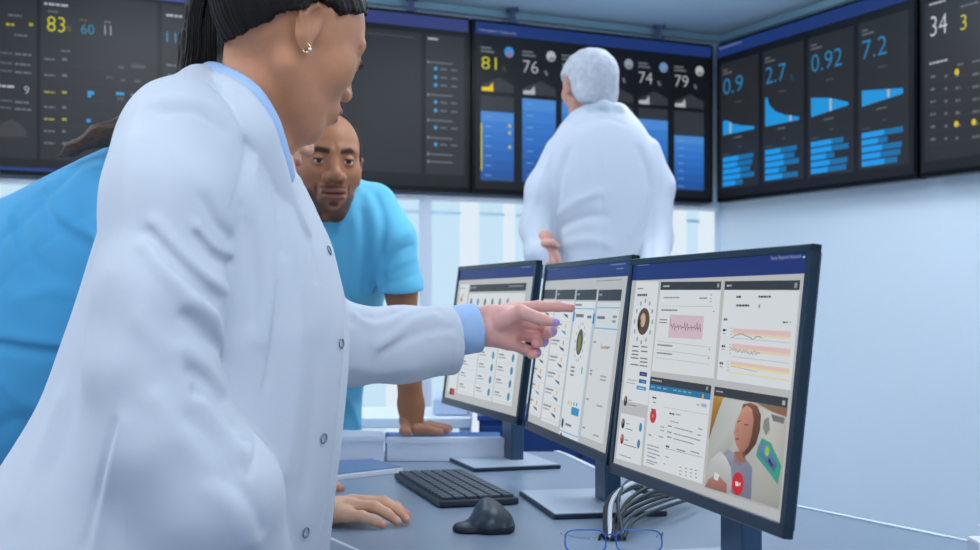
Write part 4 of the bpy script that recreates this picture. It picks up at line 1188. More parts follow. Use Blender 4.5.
folds = [
    (K((214, 86), (233, 104), (246, 130), (246, 160), (238, 190), (233, 208)), .006, -.0055),      # armhole
    (K((222, 90), (242, 110), (255, 140), (254, 175), (246, 215)), .007, .004),
    (K((158, 102), (185, 100), (214, 106), (236, 128)), .010, .0045), (K((165, 112), (195, 112), (222, 130)), .007, -.003),
    (K((258, 125), (270, 165), (279, 205), (284, 250)), .007, -.005), (K((266, 135), (280, 175), (292, 215), (300, 270), (300, 330)), .008, .005),
    (K((276, 150), (293, 190), (308, 235), (318, 280)), .006, -.0035), (K((250, 175), (262, 230), (268, 290), (262, 340)), .012, .006),
    (K((244, 210), (252, 260), (250, 320)), .010, -.005),
    (K((300, 178), (318, 215), (334, 255), (341, 300), (343, 350), (339, 400), (333, 450), (327, 500), (318, 548)), .0035, .0022),
    (K((277, 285), (272, 335), (264, 390), (256, 440), (249, 474)), .004, -.003), (K((238, 441), (253, 442)), .0025, -.0025),
    (K((150, 232), (176, 262), (204, 288), (222, 300)), .007, -.008), (K((156, 224), (182, 254), (208, 278), (226, 290)), .008, .007), (K((146, 246), (170, 276), (198, 302), (216, 314)), .009, .007), (K((196, 226), (212, 245), (229, 254)), .006, .006), (K((198, 236), (214, 256), (230, 262)), .006, -.008), (K((205, 200), (218, 225), (232, 238)), .006, -.006),
    (K((186, 318), (204, 334), (220, 348), (224, 362)), .008, -.009), (K((190, 300), (208, 312), (219, 330), (222, 350)), .009, .009), (K((196, 290), (210, 300), (221, 314)), .008, -.006),
    (K((170, 255), (196, 275), (212, 300)), .012, -.004), (K((184, 350), (205, 365), (220, 385)), .010, .009), (K((196, 392), (214, 402), (232, 424)), .008, -.009), (K((190, 372), (208, 384), (222, 402)), .010, -.006),
    (K((140, 320), (170, 355), (190, 395)), .018, .004), (K((205, 400), (222, 425), (238, 452)), .012, .006), (K((190, 420), (212, 440), (230, 470)), .012, -.005),
    (K((160, 400), (180, 430), (205, 462)), .018, .005), (K((215, 490), (235, 510), (250, 540)), .016, .006), (K((230, 480), (250, 500), (262, 530)), .010, -.005),
    (K((114, 424), (105, 460), (96, 500), (86, 545)), .006, -.005), (K((122, 424), (113, 460), (104, 500), (94, 545)), .010, .003),
    (K((60, 400), (40, 450), (20, 510)), .02, .005), (K((85, 330), (72, 400), (50, 470)), .02, -.004),
    (K((140, 140), (130, 200), (115, 270)), .02, .004), (K((300, 340), (296, 400), (285, 470)), .016, .004), (K((320, 350), (314, 420), (305, 490)), .014, -.003),
    (K((352, 322), (366, 316), (378, 318), (392, 312)), .006, -.004), (K((356, 316), (372, 326), (390, 322), (414, 312), (440, 308)), .007, .004),
    (K((378, 346), (396, 334), (412, 322), (432, 315)), .008, .0065), (K((384, 352), (404, 340), (424, 332), (446, 330)), .007, -.004),
    (K((428, 330), (440, 326), (453, 328)), .004, -.003), (K((431, 338), (444, 334), (455, 338)), .004, .003), (K((350, 366), (380, 372), (410, 368)), .014, .003),
    (K((455, 306), (457, 330), (456.5, 352), (453, 372)), .003, .0015),
]
coatf = with_folds(coat0, [(a, b, c * 1.3) for a, b, c in folds])
def sm(pts, n=5):
    q = spline([Vector((*p, )) for p, r in pts], n); r = np.interp(np.linspace(0, 1, len(q)), np.linspace(0, 1, len(pts)), [r for _, r in pts])
    return [(tuple(a), float(b)) for a, b in zip(q, r)]
COLL1 = sm([(T(196, 86, 1.95), .014), (T(212, 84, 1.85), .018), (T(236, 98, 1.775), .021), (T(256, 126, 1.75), .023), (T(270, 158, 1.76), .019), (T(285, 195, 1.775), .014), (T(308, 235, 1.80), .006)])
COLL2 = sm([(T(206, 76, 1.975), .014), (T(211, 73, 1.91), .017), (T(227, 80, 1.84), .019), (T(249, 97, 1.80), .020), (T(265, 123, 1.79), .020), (T(278, 151, 1.795), .015), (T(290, 178, 1.81), .007)])
def collar(X):
    a = chain(X, COLL1, .004, flat=((-.15, 1, -.1), .42))
    return a
cx_f = lambda X: smin(coatf(X), collar(X), .004)
lo, hi = bounds([T(-160, 760, 1.9), T(200, 60, 1.6), T(470, 340, 2.3), T(320, 760, 1.6)], .04)
hi[1] = 2.32; lo[1] = 1.52
coat = cloth('lab_coat', cx_f, lo, hi, .0045, M_coat, doc)
# snaps
for x, y in ((329, 250.5), (341, 343.5), (323.5, 438.5), (305.5, 532.5)):
    p = trace(coatf, x, y, 1.4)
    if p is None: continue
    e = .004; p_ = p[None].astype(np.float32); n = Vector([float(coatf(p_ + np.eye(3, dtype=np.float32)[i] * e)[0] - coatf(p_ - np.eye(3, dtype=np.float32)[i] * e)[0]) for i in range(3)]).normalized()
    bm = bmesh.new(); torus(bm, Vector(p) + n * .0010, n, .0066, .0011, 28, 8); pass
    obj('snap_button', bm, M_steel, doc, smooth=True)
# blue shirt: neck band and cuff
def shirtf(X):
    a = chain(X, COLL2, .004, flat=((-.2, 1, -.2), .4))
    n = V3(P(483, 326, 2.20)) - V3(P(460, 330, 2.185)); n /= np.linalg.norm(n)
    c = cone(X, T(425, 335, 2.165), T(500, 325, 2.205), .0435, .041)
    c = smax(c, (X - V3(P(476, 328.5, 2.198))) @ n, .003); c = smax(c, -(X - V3(P(440, 330, 2.18))) @ n, .003)
    c = smax(c, -np.maximum(cone(X, T(470, 329, 2.19), T(510, 325, 2.205), .037, .037), -(X - V3(P(469, 329, 2.19))) @ n), .003)
    return np.minimum(a, c - wav(X, 60, 6) * .0006)
lo, hi = bounds([T(206, 60, 1.78), T(206, 74, 1.97), T(300, 180, 1.78)], .03)
X1 = mesh_field(shirtf, lo, hi, .003); lo, hi = bounds([T(440, 330, 2.18), T(483, 328, 2.2)], .055); X2 = mesh_field(shirtf, lo, hi, .0025)
skin_mesh('shirt', [X1], M_shirt, doc); skin_mesh('shirt_cuff', [X2], M_shirt, doc)
legs(doc, [T(130, 520, 1.80), T(150, 520, 1.98)], [(-.55, 1.74, 0, 1, 0), (-.42, 1.98, 0, 1, 0)])

# ================================================================== nurse in blue scrubs, bending behind the doctor
nur = thing('person', 'brown-haired person in blue scrubs bending over the desk at the left', 'person', (-.95, 2.45, 0))
SN = srgb('#d9a486'); SNH = srgb('#e3b394')
no = T(269, 112, 2.50); nf = (.88, -.02, -.47)
nhead, nax, field_nurse = make_head(no, nf, (0, 0, 1), 1.0, 1.0, False, dict(base=SN, lip=srgb('#b96f66'), brow=srgb('#3c2a20')),
                       [(T(240, 128, 2.50), .050), (T(215, 165, 2.50), .058)], h=.003)
YB = 2.155
def g_(x, y, Y): return T(x, y, Y)
f2 = [
    [(g_(345, 515.5, 2.155), .0115), (g_(362, 516.5, 2.148), .0095), (g_(374, 520.5, 2.146), .0085), (g_(383, 524.5, 2.148), .0072)],
    [(g_(350, 505.5, 2.180), .0115), (g_(375, 507, 2.170), .0098), (g_(387, 513.5, 2.168), .0088), (g_(397, 521.5, 2.166), .0074)],
    [(g_(354, 501.5, 2.205), .0115), (g_(384, 503.0, 2.190), .0098), (g_(396, 509.5, 2.188), .0088), (g_(406, 519.0, 2.186), .0074)],
    [(g_(352, 501, 2.230), .0115), (g_(383, 501.5, 2.215), .0095), (g_(396, 507, 2.212), .0086), (g_(407, 515.5, 2.210), .0072)],
    [(g_(330, 508, 2.235), .0130), (g_(346, 508, 2.262), .0110), (g_(362, 510, 2.270), .0085)],
]
palm2 = [(g_(316, 513, 2.20), .025, g_(347, 514, 2.158), .0135), (g_(316, 513, 2.20), .025, g_(350, 506.5, 2.182), .0140), (g_(316, 513, 2.20), .024, g_(352, 503, 2.205), .0135), (g_(316, 513, 2.2), .024, g_(350, 503, 2.228), .013)]
nh = hand_part(f2, palm2, SNH, nails=[(g_(398.5, 518.5, 2.160), .0062), (g_(407.5, 516, 2.180), .0058), (g_(384.5, 521.5, 2.141), .0055)], nailc=srgb('#e6b5ae'), tint=srgb('#cf7d58'))
f3 = [
    [(T(316, 482, 2.62), .010), (T(328, 483.5, 2.60), .009), (T(341, 488.5, 2.585), .0075)],
    [(T(312, 487, 2.58), .010), (T(322, 489, 2.56), .009), (T(331, 494.0, 2.545), .0075)],
    [(T(308, 490, 2.55), .010), (T(316, 493, 2.53), .009), (T(322, 498, 2.515), .0075)],
    [(T(314, 478, 2.65), .010), (T(326, 480, 2.64), .009), (T(336, 484, 2.63), .0075)],
    [(T(296, 495, 2.53), .012), (T(304, 500, 2.49), .010), (T(312, 503, 2.475), .0085)]]
nh2 = hand_part(f3, [(T(292, 478, 2.60), .022, T(314, 482, 2.61), .013), (T(292, 478, 2.60), .022, T(308, 490, 2.56), .013)], SNH, h=.002, tint=srgb('#cf7d58'))
narm = limb([(T(168, 385, 2.28), .043), (T(240, 455, 2.235), .036), (T(318, 513, 2.20), .0255)], SNH, .004)
narm2 = limb([(T(200, 370, 2.62), .043), (T(250, 425, 2.61), .036), (T(294, 478, 2.60), .023)], SNH, .004)
ncore = limb([(T(215, 165, 2.50), .055), (T(190, 220, 2.47), .08), (T(100, 290, 2.48), .10)], SNH, .008)
ncore2 = limb([(T(185, 210, 2.46), .05), (T(155, 230, 2.38), .045), (T(168, 385, 2.28), .042)], SNH, .006)
ncore3 = limb([(T(190, 210, 2.50), .05), (T(185, 230, 2.58), .045), (T(200, 370, 2.62), .042)], SNH, .006)
skin_mesh('body', [nhead, ncore, ncore2, ncore3, nh, nh2, narm, narm2], M_skinA, nur)
def scrubN0(X):
    d = cone(X, T(172, 232, 2.47), T(-70, 385, 2.50), .195, .275, flat=((.1, 1, 0), .62))
    d = smin(d, cone(X, T(-70, 385, 2.50), T(-60, 520, 2.50), .23, .21, flat=((0, 1, 0), .72)), .06)
    d = smin(d, cone(X, T(150, 215, 2.38), T(160, 330, 2.31), .085, .078), .04)
    d = smin(d, cone(X, T(180, 200, 2.58), T(195, 320, 2.62), .08, .075), .04)
    return d + wav(X, 8, 12) * .004
nf_ = [(K((43, 195), (52, 222), (78, 240), (105, 262), (120, 268)), .012, -.010), (K((48, 185), (60, 214), (88, 232), (112, 252)), .012, .008),
       (K((5, 238), (30, 214), (55, 190), (75, 170)), .008, -.005), (K((15, 212), (20, 235), (32, 258), (52, 275)), .012, -.007), (K((10, 215), (12, 245), (26, 270)), .012, .006),
       (K((-5, 290), (25, 262), (60, 230), (100, 205)), .006, -.004), (K((0, 345), (30, 350), (62, 354)), .010, -.014), (K((0, 336), (30, 341), (66, 344)), .012, .008),
       (K((85, 152), (96, 170), (112, 180)), .010, .006), (K((92, 148), (106, 162), (122, 170)), .008, -.006), (K((100, 140), (116, 152), (128, 160)), .008, .006),
       (K((20, 300), (50, 290), (84, 296)), .014, .006), (K((0, 380), (20, 400), (40, 405)), .014, .008), (K((0, 430), (15, 420), (28, 425)), .014, -.006)]
scrubN = with_folds(scrubN0, [(a, b, c * 1.5) for a, b, c in nf_])
lo, hi = bounds([T(-260, 150, 2.5), T(260, 640, 2.5), T(100, 200, 2.18), T(100, 200, 2.76)], .05)
cloth('scrub_top', scrubN, lo, hi, .007, M_scrub, nur)
def nhair(X):
    L = to_local(X, no, nax, 1.0); M = L.copy(); M[:, 1] = np.abs(M[:, 1])
    d = smin(ell(L, (-.018, 0, .036), (.108, .088, .092)), ell(L, (.020, 0, .016), (.074, .0725, .085)), .03)
    d = smax(d, (.020 + .75 * L[:, 0] - L[:, 2]) * .8, .005)
    t = chain(X, [(T(225, 92, 2.48), .040), (T(180, 108, 2.42), .034), (T(140, 122, 2.38), .026), (T(100, 136, 2.385), .018), (T(72, 149, 2.40), .010), (T(58, 157, 2.41), .004)], .02, flat=((.1, .8, .55), .6))
    n = np.sin(X[:, 1] * 500 + X[:, 2] * 380 + 2 * wav(X, 12, 4)) * .0016
    return smin(d, t + n, .02)
lo, hi = bounds([T(50, 165, 2.35), T(330, 40, 2.6)], .05); cloth('hair', nhair, lo, hi, .004, M_brown_hair, nur)
legs(nur, [T(-70, 470, 2.40), T(-70, 470, 2.60)], [(-1.08, 2.40, 0, 1, 0), (-1.02, 2.62, 0, 1, 0)], M_scrub)

# ================================================================== man in blue scrubs facing the camera
man = thing('person', 'bearded man in light blue scrubs leaning on the desk and looking forward', 'person', (-.33, 3.12, 0))
SM = srgb('#a8704f')
mo = T(324, 166, 2.95); mf = (.34, -.94, .0); ms = 1.12
mhead, max_, field_man = make_head(mo, mf, (.02, 0, 1), ms, .92, True, dict(base=SM, lip=srgb('#7d4a42'), brow=srgb('#1d1310'), beard=srgb('#1c1412')),
                        [(T(328, 195, 2.98), .058), (T(326, 232, 3.04), .062), (T(326, 262, 3.07), .07)], h=.0018)
marm = limb([(T(385, 225, 3.06), .035), (T(392, 245, 3.06), .034), (T(401, 292, 3.06), .0350), (T(407, 345, 3.06), .033), (T(411, 405, 3.10), .0285), (T(412, 420, 3.10), .028)], SM, .004)
ztop = DESK + .06
def on(px, Y, r): p = P(px, 300, Y); return (p.x, p.y, ztop + r)
f4 = [[(on(418, 3.14, .014), .0125), (on(430, 3.16, .016), .0105), (on(445, 3.17, .010), .0090)],
      [(on(418, 3.12, .014), .0125), (on(432, 3.13, .016), .0105), (on(449, 3.135, .010), .0090)],
      [(on(418, 3.10, .014), .0120), (on(431, 3.10, .016), .0105), (on(447, 3.10, .010), .0090)],
      [(on(416, 3.08, .013), .0115), (on(428, 3.075, .014), .0100), (on(440, 3.07, .009), .0080)],
      [(on(406, 3.08, .016), .0130), (on(404, 3.06, .012), .0110), (on(408, 3.045, .010), .0090)]]
mh = hand_part(f4, [((T(411, 420, 3.10)), .026, on(418, 3.13, .016), .014), ((T(411, 420, 3.10)), .026, on(417, 3.09, .016), .014)], srgb('#b07c62'), h=.0025, tint=srgb('#c79078'))
marm2 = limb([(T(290, 235, 3.10), .036), (T(278, 300, 3.12), .036), (T(280, 380, 3.14), .03), (T(284, 424, 3.14), .028)], SM, .005)
mh2 = hand_part([[(on(284 - 6 * k, 3.12, .014), .012), (on(286 - 7 * k, 3.06, .014), .010), (on(286 - 8 * k, 3.02, .009), .0085)] for k in range(4)] + [[(on(292, 3.12, .016), .012), (on(300, 3.09, .012), .010), (on(304, 3.07, .010), .009)]],
                [(T(284, 424, 3.14), .026, on(282, 3.12, .016), .016), (T(284, 424, 3.14), .026, on(268, 3.12, .016), .014)], SM, h=.003)
mcore = limb([(T(327, 235, 3.07), .055), (T(330, 290, 3.16), .07), (T(325, 350, 3.25), .08)], SM, .008)
mcore2 = limb([(T(290, 232, 3.10), .035), (T(330, 240, 3.10), .05), (T(385, 228, 3.07), .035)], SM, .006)
skin_mesh('body', [mhead, mcore, mcore2, marm, mh, marm2, mh2], M_skinA, man)
mr = rows([(176, 330, 352, 3.07, .05), (185, 306, 368, 3.06, .075), (198, 286, 386, 3.06, .10), (215, 272, 397, 3.07, .12), (250, 268, 396, 3.09, .13), (300, 276, 384, 3.17, .13), (350, 283, 368, 3.27, .12), (400, 284, 362, 3.38, .115), (440, 282, 362, 3.43, .12), (500, 280, 362, 3.45, .13)])
def scrubM0(X):
    d = loft(X, mr)
    for pts, e in (([(T(372, 208, 3.05), .060), (T(390, 240, 3.04), .058), (T(400, 286, 3.045), .050), (T(403, 305, 3.05), .049)], (T(401, 292, 3.045), T(404, 330, 3.06))),
                   ([(T(296, 212, 3.07), .06), (T(284, 240, 3.09), .056), (T(278, 300, 3.12), .049)], (T(279, 290, 3.11), T(277, 330, 3.13)))):
        s = chain(X, pts, .02); n = V3(e[1]) - V3(e[0]); n /= np.linalg.norm(n); q = (X - V3(e[0])) @ n
        s = smax(s, q, .004)
        d = smin(d, s, .025)
    # v-neck opening
    v = np.maximum(cone(X, T(333, 180, 2.95), T(333, 244, 2.97), .070, .004), -(X[:, 1] * -1 + 2.6))
    d = smax(d, -v, .006)
    return d + wav(X, 14, 21) * .003
mfolds = [(K((376, 195), (384, 220), (382, 250), (384, 288)), .008, -.008), (K((366, 196), (374, 222), (374, 255), (372, 290)), .010, .006), (K((385, 262), (398, 252), (412, 246)), .007, -.006), (K((386, 272), (400, 263), (416, 258)), .007, .006),
          (K((386, 250), (398, 240), (408, 232)), .007, .005), (K((350, 200), (356, 240), (352, 290)), .012, .005), (K((362, 212), (364, 250), (360, 292)), .008, -.006), (K((388, 284), (402, 280), (418, 274)), .006, -.004),
          (K((345, 395), (354, 410), (358, 425)), .01, .006), (K((362, 190), (350, 208), (338, 228)), .006, .006)]
scrubM = with_folds(scrubM0, mfolds, 2.5)
lo, hi = bounds([T(250, 170, 3.1), T(424, 500, 3.45), (-.3, 2.9, H), (-.3, 3.6, H)], .04)
cloth('scrub_top', scrubM, lo, hi, .006, M_scrub2, man)
def mhair(X):
    L = to_local(X, mo, max_, ms); L[:, 1] /= .92; M = L.copy(); M[:, 1] = np.abs(M[:, 1])
    d = smin(ell(L, (-.016, 0, .034), (.102, .081, .086)), ell(L, (.020, 0, .014), (.071, .0675, .081)), .03)
    hl_ = np.maximum(L[:, 0] - .046 - (L[:, 2] - .085) * -.25 - np.maximum(0, np.abs(L[:, 1]) - .03) * -.25, .012 * 0 + (-.02 - L[:, 2]) * .9)
    d = smax(d, hl_, .004)
    return (d + wav(L, 300, 2) * .0006) * ms
lo, hi = bounds([mo], .17); cloth('hair', mhair, lo, hi, .0028, M_short_hair, man)
# lanyard pen clipped at the hip of the shirt
legs(man, [T(305, 480, 3.46), T(340, 480, 3.46)], [(-.50, 3.60, 0, 0, -1), (-.36, 3.60, 0, 0, -1)], M_scrub2)

# ================================================================== white-haired doctor seen from behind
eld = thing('person', 'white-haired man in a white coat seen from behind, facing the wall displays', 'person', (.38, 4.2, 0))
SE = srgb('#cf9a88')
eo = T(588.5, 86, 4.2); ef = (-.36, .92, -.10)
ehead, eax, field_elder = make_head(eo, ef, (0, 0, 1), .99, 1.02, True, dict(base=SE, lip=srgb('#a8655c'), brow=srgb('#b8b8b8')), [(T(594, 105, 4.21), .060), (T(600, 135, 4.21), .068)], h=.003)
earm = limb([(T(600, 135, 4.21), .06), (T(600, 200, 4.20), .08), (T(564, 165, 4.20), .032), (T(540, 225, 4.19), .032), (T(543, 243, 4.13), .028)], SE, .006)
earm2 = limb([(T(600, 165, 4.21), .06), (T(644, 168, 4.2), .032), (T(657, 240, 4.15), .032), (T(656, 282, 4.0), .026)], SE, .006)
eh = hand_part([[(T(548, 250, 4.10), .014), (T(552, 262, 4.09), .011), (T(556, 270, 4.09), .009)], [(T(544, 252, 4.10), .014), (T(547, 264, 4.09), .011), (T(550, 272, 4.09), .009)],
                [(T(541, 253, 4.11), .013), (T(543, 264, 4.10), .010), (T(545, 271, 4.10), .009)], [(T(552, 248, 4.10), .013), (T(557, 258, 4.09), .010), (T(561, 266, 4.09), .009)],
                [(T(545, 244, 4.09), .014), (T(552, 243, 4.08), .011), (T(557, 246, 4.08), .009)]],
               [(T(545, 238, 4.12), .022, T(548, 250, 4.10), .015), (T(545, 238, 4.12), .022, T(544, 252, 4.10), .014)], srgb('#d39c8c'), h=.003)
eh2 = hand_part([[(T(655 - 4 * k, 300, 3.98), .012), (T(653 - 4 * k, 312, 3.98), .010), (T(651 - 4 * k, 320, 3.98), .0085)] for k in range(4)] + [[(T(648, 290, 3.97), .013), (T(640, 298, 3.97), .010), (T(638, 305, 3.97), .009)]],
                [(T(656, 282, 4.0), .026, T(654, 300, 3.98), .016), (T(656, 282, 4.0), .026, T(645, 300, 3.98), .015)], SE, h=.004)
skin_mesh('body', [ehead, earm, earm2, eh, eh2], M_skinA, eld)
er_ = rows([(104, 584, 618, 4.22, .06), (112, 568, 634, 4.21, .085), (122, 561, 641, 4.2, .11), (135, 552, 650, 4.2, .125), (160, 544, 661, 4.2, .135), (190, 546, 660, 4.2, .135), (225, 550, 660, 4.2, .13), (262, 553, 657, 4.2, .125),
            (330, 546, 664, 4.2, .14), (420, 540, 668, 4.2, .15), (540, 536, 672, 4.2, .16)])
def coatE0(X):
    d = loft(X, er_)
    l = chain(X, [(T(562, 153, 4.2), .060), (T(545, 190, 4.2), .061), (T(536, 228, 4.18), .052), (T(540, 254, 4.13), .046), (T(545, 266, 4.12), .040)], .03)
    r = chain(X, [(T(645, 153, 4.2), .055), (T(656, 186, 4.2), .056), (T(656, 240, 4.15), .050), (T(655, 272, 4.03), .042)], .03)
    d = smin(smin(d, l, .009), r, .009)
    nb = chain(X, [(T(581, 113, 4.16), .014), (T(590, 108, 4.135), .016), (T(604, 106, 4.125), .017), (T(618, 109, 4.14), .015), (T(626, 115, 4.17), .012)], .02)
    return smin(d, nb, .010) + wav(X, 13, 31) * .0025
ef_ = [(K((570, 150), (560, 180), (556, 215), (558, 250)), .012, -.012), (K((640, 150), (650, 185), (650, 225), (650, 255)), .012, -.010), (K((556, 215), (580, 200), (600, 192)), .012, .008),
       (K((560, 228), (582, 218), (604, 216)), .012, -.007), (K((565, 245), (590, 240), (610, 246)), .014, .007), (K((575, 126), (600, 118), (625, 124)), .006, -.005), (K((600, 130), (601, 180), (602, 250)), .005, -.004),
       (K((552, 150), (540, 180), (534, 210)), .012, .006), (K((630, 235), (640, 215), (646, 190)), .012, .006), (K((536, 206), (530, 225), (534, 240)), .010, -.006)]
coatE = with_folds(coatE0, [(a, b, c * .9) for a, b, c in ef_], 3.6)
lo, hi = bounds([T(515, 95, 4.2), T(690, 545, 4.2), (.4, 3.98, H), (.4, 4.4, H)], .03)
cloth('lab_coat', coatE, lo, hi, .0085, M_coat, eld)
def ehair(X):
    L = to_local(X, eo, eax, .99); L[:, 1] /= 1.02; M = L.copy(); M[:, 1] = np.abs(M[:, 1])
    d = smin(ell(L, (-.018, 0, .030), (.108, .087, .088)), ell(L, (.016, 0, .014), (.074, .074, .083)), .03)
    d = smin(d, ell(M, (-.055, .030, -.040), (.040, .044, .048)), .03)
    d = smax(d, np.maximum((-.078 + .45 * np.maximum(L[:, 0] + .06, 0) * 2.6 - L[:, 2]) * .75, L[:, 0] - .055), .006)
    d = smax(d, -ell(M, (-.008, .086, -.004), (.024, .020, .036)), .004)
    return d + wav(L, 90, 2) * .0010
lo, hi = bounds([eo], .16); cloth('hair', ehair, lo, hi, .0035, M_white_hair, eld)
legs(eld, [T(580, 400, 4.2), T(628, 400, 4.2)], [(.28, 4.2, 0, 0, 1), (.46, 4.2, 0, 0, 1)])
# ------------------------------------------------------------------ mouse
M_mouse = pbr('mouse_shell', '#2c3744', 0.38, spec=.5); M_mouse2 = pbr('mouse_side', '#141b24', 0.6)
mc = PD(486, 531); mc = Vector((mc.x - .002, mc.y + .015, DESK))
def mousef(X):
    L = X - V3(mc)
    d = ell(L, (.010, 0, .010), (.034, .056, .034))
    d = smin(d, ell(L, (.004, .018, .016), (.022, .040, .034)), .012)
    d = smin(d, ell(L, (-.026, -.014, .004), (.026, .034, .012)), .014)
    d = smin(d, ell(L, (.034, -.010, .006), (.014, .040, .022)), .010)
    return smax(d, -L[:, 2] + .0015, .003)
t = thing('computer_mouse', 'dark sculpted computer mouse in front of the keyboard', 'mouse', tuple(mc))
lo, hi = bounds([mc], .085); skin_mesh('shell', [mesh_field(mousef, lo, hi, .0018)], M_mouse, t)
def msole(X):
    L = X - V3(mc); d = mousef(X) - .0012
    return np.maximum(np.maximum(d, L[:, 2] - .011), -L[:, 2] + .0003)
skin_mesh('sole', [mesh_field(msole, lo, hi, .0018)], M_mouse2, t)
bm = bmesh.new(); disc(bm, mc + Vector((.008, .040, .041)), (1, 0, 0), .011, .007, 20); obj('scroll_wheel', bm, M_mouse2, t, smooth=False)

# ------------------------------------------------------------------ white boxes and folders at the far side of the desk
M_box = pbr('white_card', '#dfe8f6', 0.6, noise=.01); M_blue = pbr('blue_folder', '#2f6fc0', 0.5, noise=.03); M_note = pbr('notebook_cover', '#6d8cb4', 0.55, noise=.03)
M_paper = pbr('paper_edge', '#e3e6ee', 0.7)
def lidbox(label, pts, z0, z1, name='storage_box', cat='box', group=None, body=M_box, lid=M_box):
    c = (sum(p[0] for p in pts) / len(pts), sum(p[1] for p in pts) / len(pts), z0)
    t = thing(name, label, cat, c, group)
    bm = bmesh.new(); prism(bm, pts, z0, z1 - .012, .002); obj('box_body', bm, body, t)
    cx_, cy_ = c[0], c[1]
    q = [(x + (.003 if x > cx_ else -.003), y + (.003 if y > cy_ else -.003)) for x, y in pts]
    bm = bmesh.new(); prism(bm, q, z1 - .014, z1, .002); obj('lid', bm, lid, t)
    return t
Y0 = 3.06
X_ = lambda px, Y: (px - CX) / F * Y
lidbox('white flat box standing nearest the lab coat on the desk', [(X_(300, 3.02), 3.02), (X_(384, 3.04), 3.04), (X_(382, 3.16), 3.16), (X_(296, 3.2), 3.2)], DESK, DESK + .062)
lidbox('long white flat box in front of the leaning man\'s hand', [(X_(387, 3.055), 3.055), (X_(512, 3.055), 3.055), (X_(506, 3.085), 3.085), (X_(388, 3.085), 3.085)], DESK, DESK + .056)
t = thing('folder', 'bright blue folder box under the leaning man\'s hand', 'folder', (-.1, 3.16, DESK))
bm = bmesh.new(); prism(bm, [(X_(389, 3.10), 3.10), (X_(500, 3.10), 3.10), (X_(500, 3.2), 3.2), (X_(385, 3.2), 3.2)], DESK, DESK + .055, .002); obj('cover', bm, M_blue, t)
bm = bmesh.new(); prism(bm, [(X_(389.5, 3.096), 3.096), (X_(499, 3.096), 3.096), (X_(499, 3.099), 3.099), (X_(389.5, 3.099), 3.099)], DESK + .006, DESK + .048); obj('pages', bm, M_paper, t)
# second desk farther back: pale worktop edge and guessed navy cabinet, its dark blue also carrying shade
M_navy = pbr('navy_cabinet', '#173a78', 0.5, noise=.03); M_grey = pbr('pale_grey_panel', '#b9cbe2', 0.5)
t = thing('cabinet', 'guessed navy low cabinet filling the shaded area behind the monitor stands', 'cabinet', (.2, 3.75, 0))
bm = bmesh.new(); box(bm, (-.03, 3.55, .06), (.52, 3.95, H - .33), .004); obj('carcass', bm, M_navy, t)
bm = bmesh.new(); box(bm, (-.035, 3.545, H - .33), (.525, 3.955, H - .315), .002); obj('top', bm, pbr('cabinet_top', '#1f4a92', .4), t)
for k, (x0, x1) in enumerate(((-.025, .24), (.25, .515))):
    bm = bmesh.new(); box(bm, (x0, 3.535, .08), (x1, 3.55, H - .345), .002); d_ = obj('door', bm, M_navy, t)
    bm = bmesh.new(); tube(bm, [(x1 - .03 if k == 0 else x0 + .03, 3.525, .5), (x1 - .03 if k == 0 else x0 + .03, 3.525, .62)], .004); obj('handle', bm, M_steel, d_)
bm = bmesh.new(); box(bm, (0.0, 3.57, 0), (.49, 3.93, .06)); obj('plinth', bm, M_leg, t)
t = thing('side_table', 'pale grey side table beyond the leaning man\'s forearm', 'table', (-.28, 3.98, 0))
bm = bmesh.new(); box(bm, (-.52, 3.80, H - .375), (-.055, 4.2, H - .345), .003); obj('tabletop', bm, M_box, t)
bm = bmesh.new(); box(bm, (-.17, 3.86, H - .344), (-.06, 4.10, H - .29), .01); tr = tag(obj('tray', bm, M_grey), 'pale grey tray standing on the far side table', 'tray')
for x in (-.50, -.075):
    for y in (3.82, 4.18):
        bm = bmesh.new(); box(bm, (x - .015, y - .015, 0), (x + .015, y + .015, H - .375)); obj('leg', bm, M_grey, t)
# notebook
q = [PD(312, 467), PD(372, 464), PD(403, 472.5), PD(318, 483)]
t = thing('notebook', 'closed blue-grey notebook lying by the white boxes', 'notebook', tuple(sum(q, Vector()) / 4))
pts = [(v.x, v.y) for v in q]
bm = bmesh.new(); prism(bm, pts, DESK, DESK + .010, .001); obj('pages', bm, M_paper, t)
c = sum(q, Vector()) / 4; pts2 = [(c.x + (v.x - c.x) * .97, c.y + (v.y - c.y) * .93 + .006) for v in q]
bm = bmesh.new(); prism(bm, pts2, DESK + .010, DESK + .013, .0008); obj('cover', bm, M_note, t)

# ------------------------------------------------------------------ cables behind the nearest monitor
M_cabs = [pbr('cable_dark', '#0c1c26', .55), pbr('cable_grey', '#33424f', .5), pbr('cable_white', '#dfe6ec', .4), pbr('cable_teal', '#092830', .5)]
rnd = random.Random(12)
s0 = PD(613, 541)
specs = [(0, 640, 502, .050, 0), (0, 648, 505, .046, 1), (2, 650, 502, .052, 2), (3, 668, 506, .030, 3), (0, 680, 508, .026, 4), (3, 676, 504, .034, 5), (1, 690, 506, .022, 6), (0, 664, 500, .040, 7), (1, 634, 500, .054, 8), (3, 700, 509, .018, 9)]
names = ['dark cable arching highest on the left of the bundle', 'dark cable just inside the tallest arch', 'thick white cable crossing the dark bundle', 'teal-black cable in the middle of the bundle', 'dark cable low in the bundle',
         'teal-black cable running far back in the bundle', 'grey cable lying along the desk in the bundle', 'dark cable rising behind the white one', 'grey cable at the left outside of the bundle', 'lowest teal-black cable of the bundle']
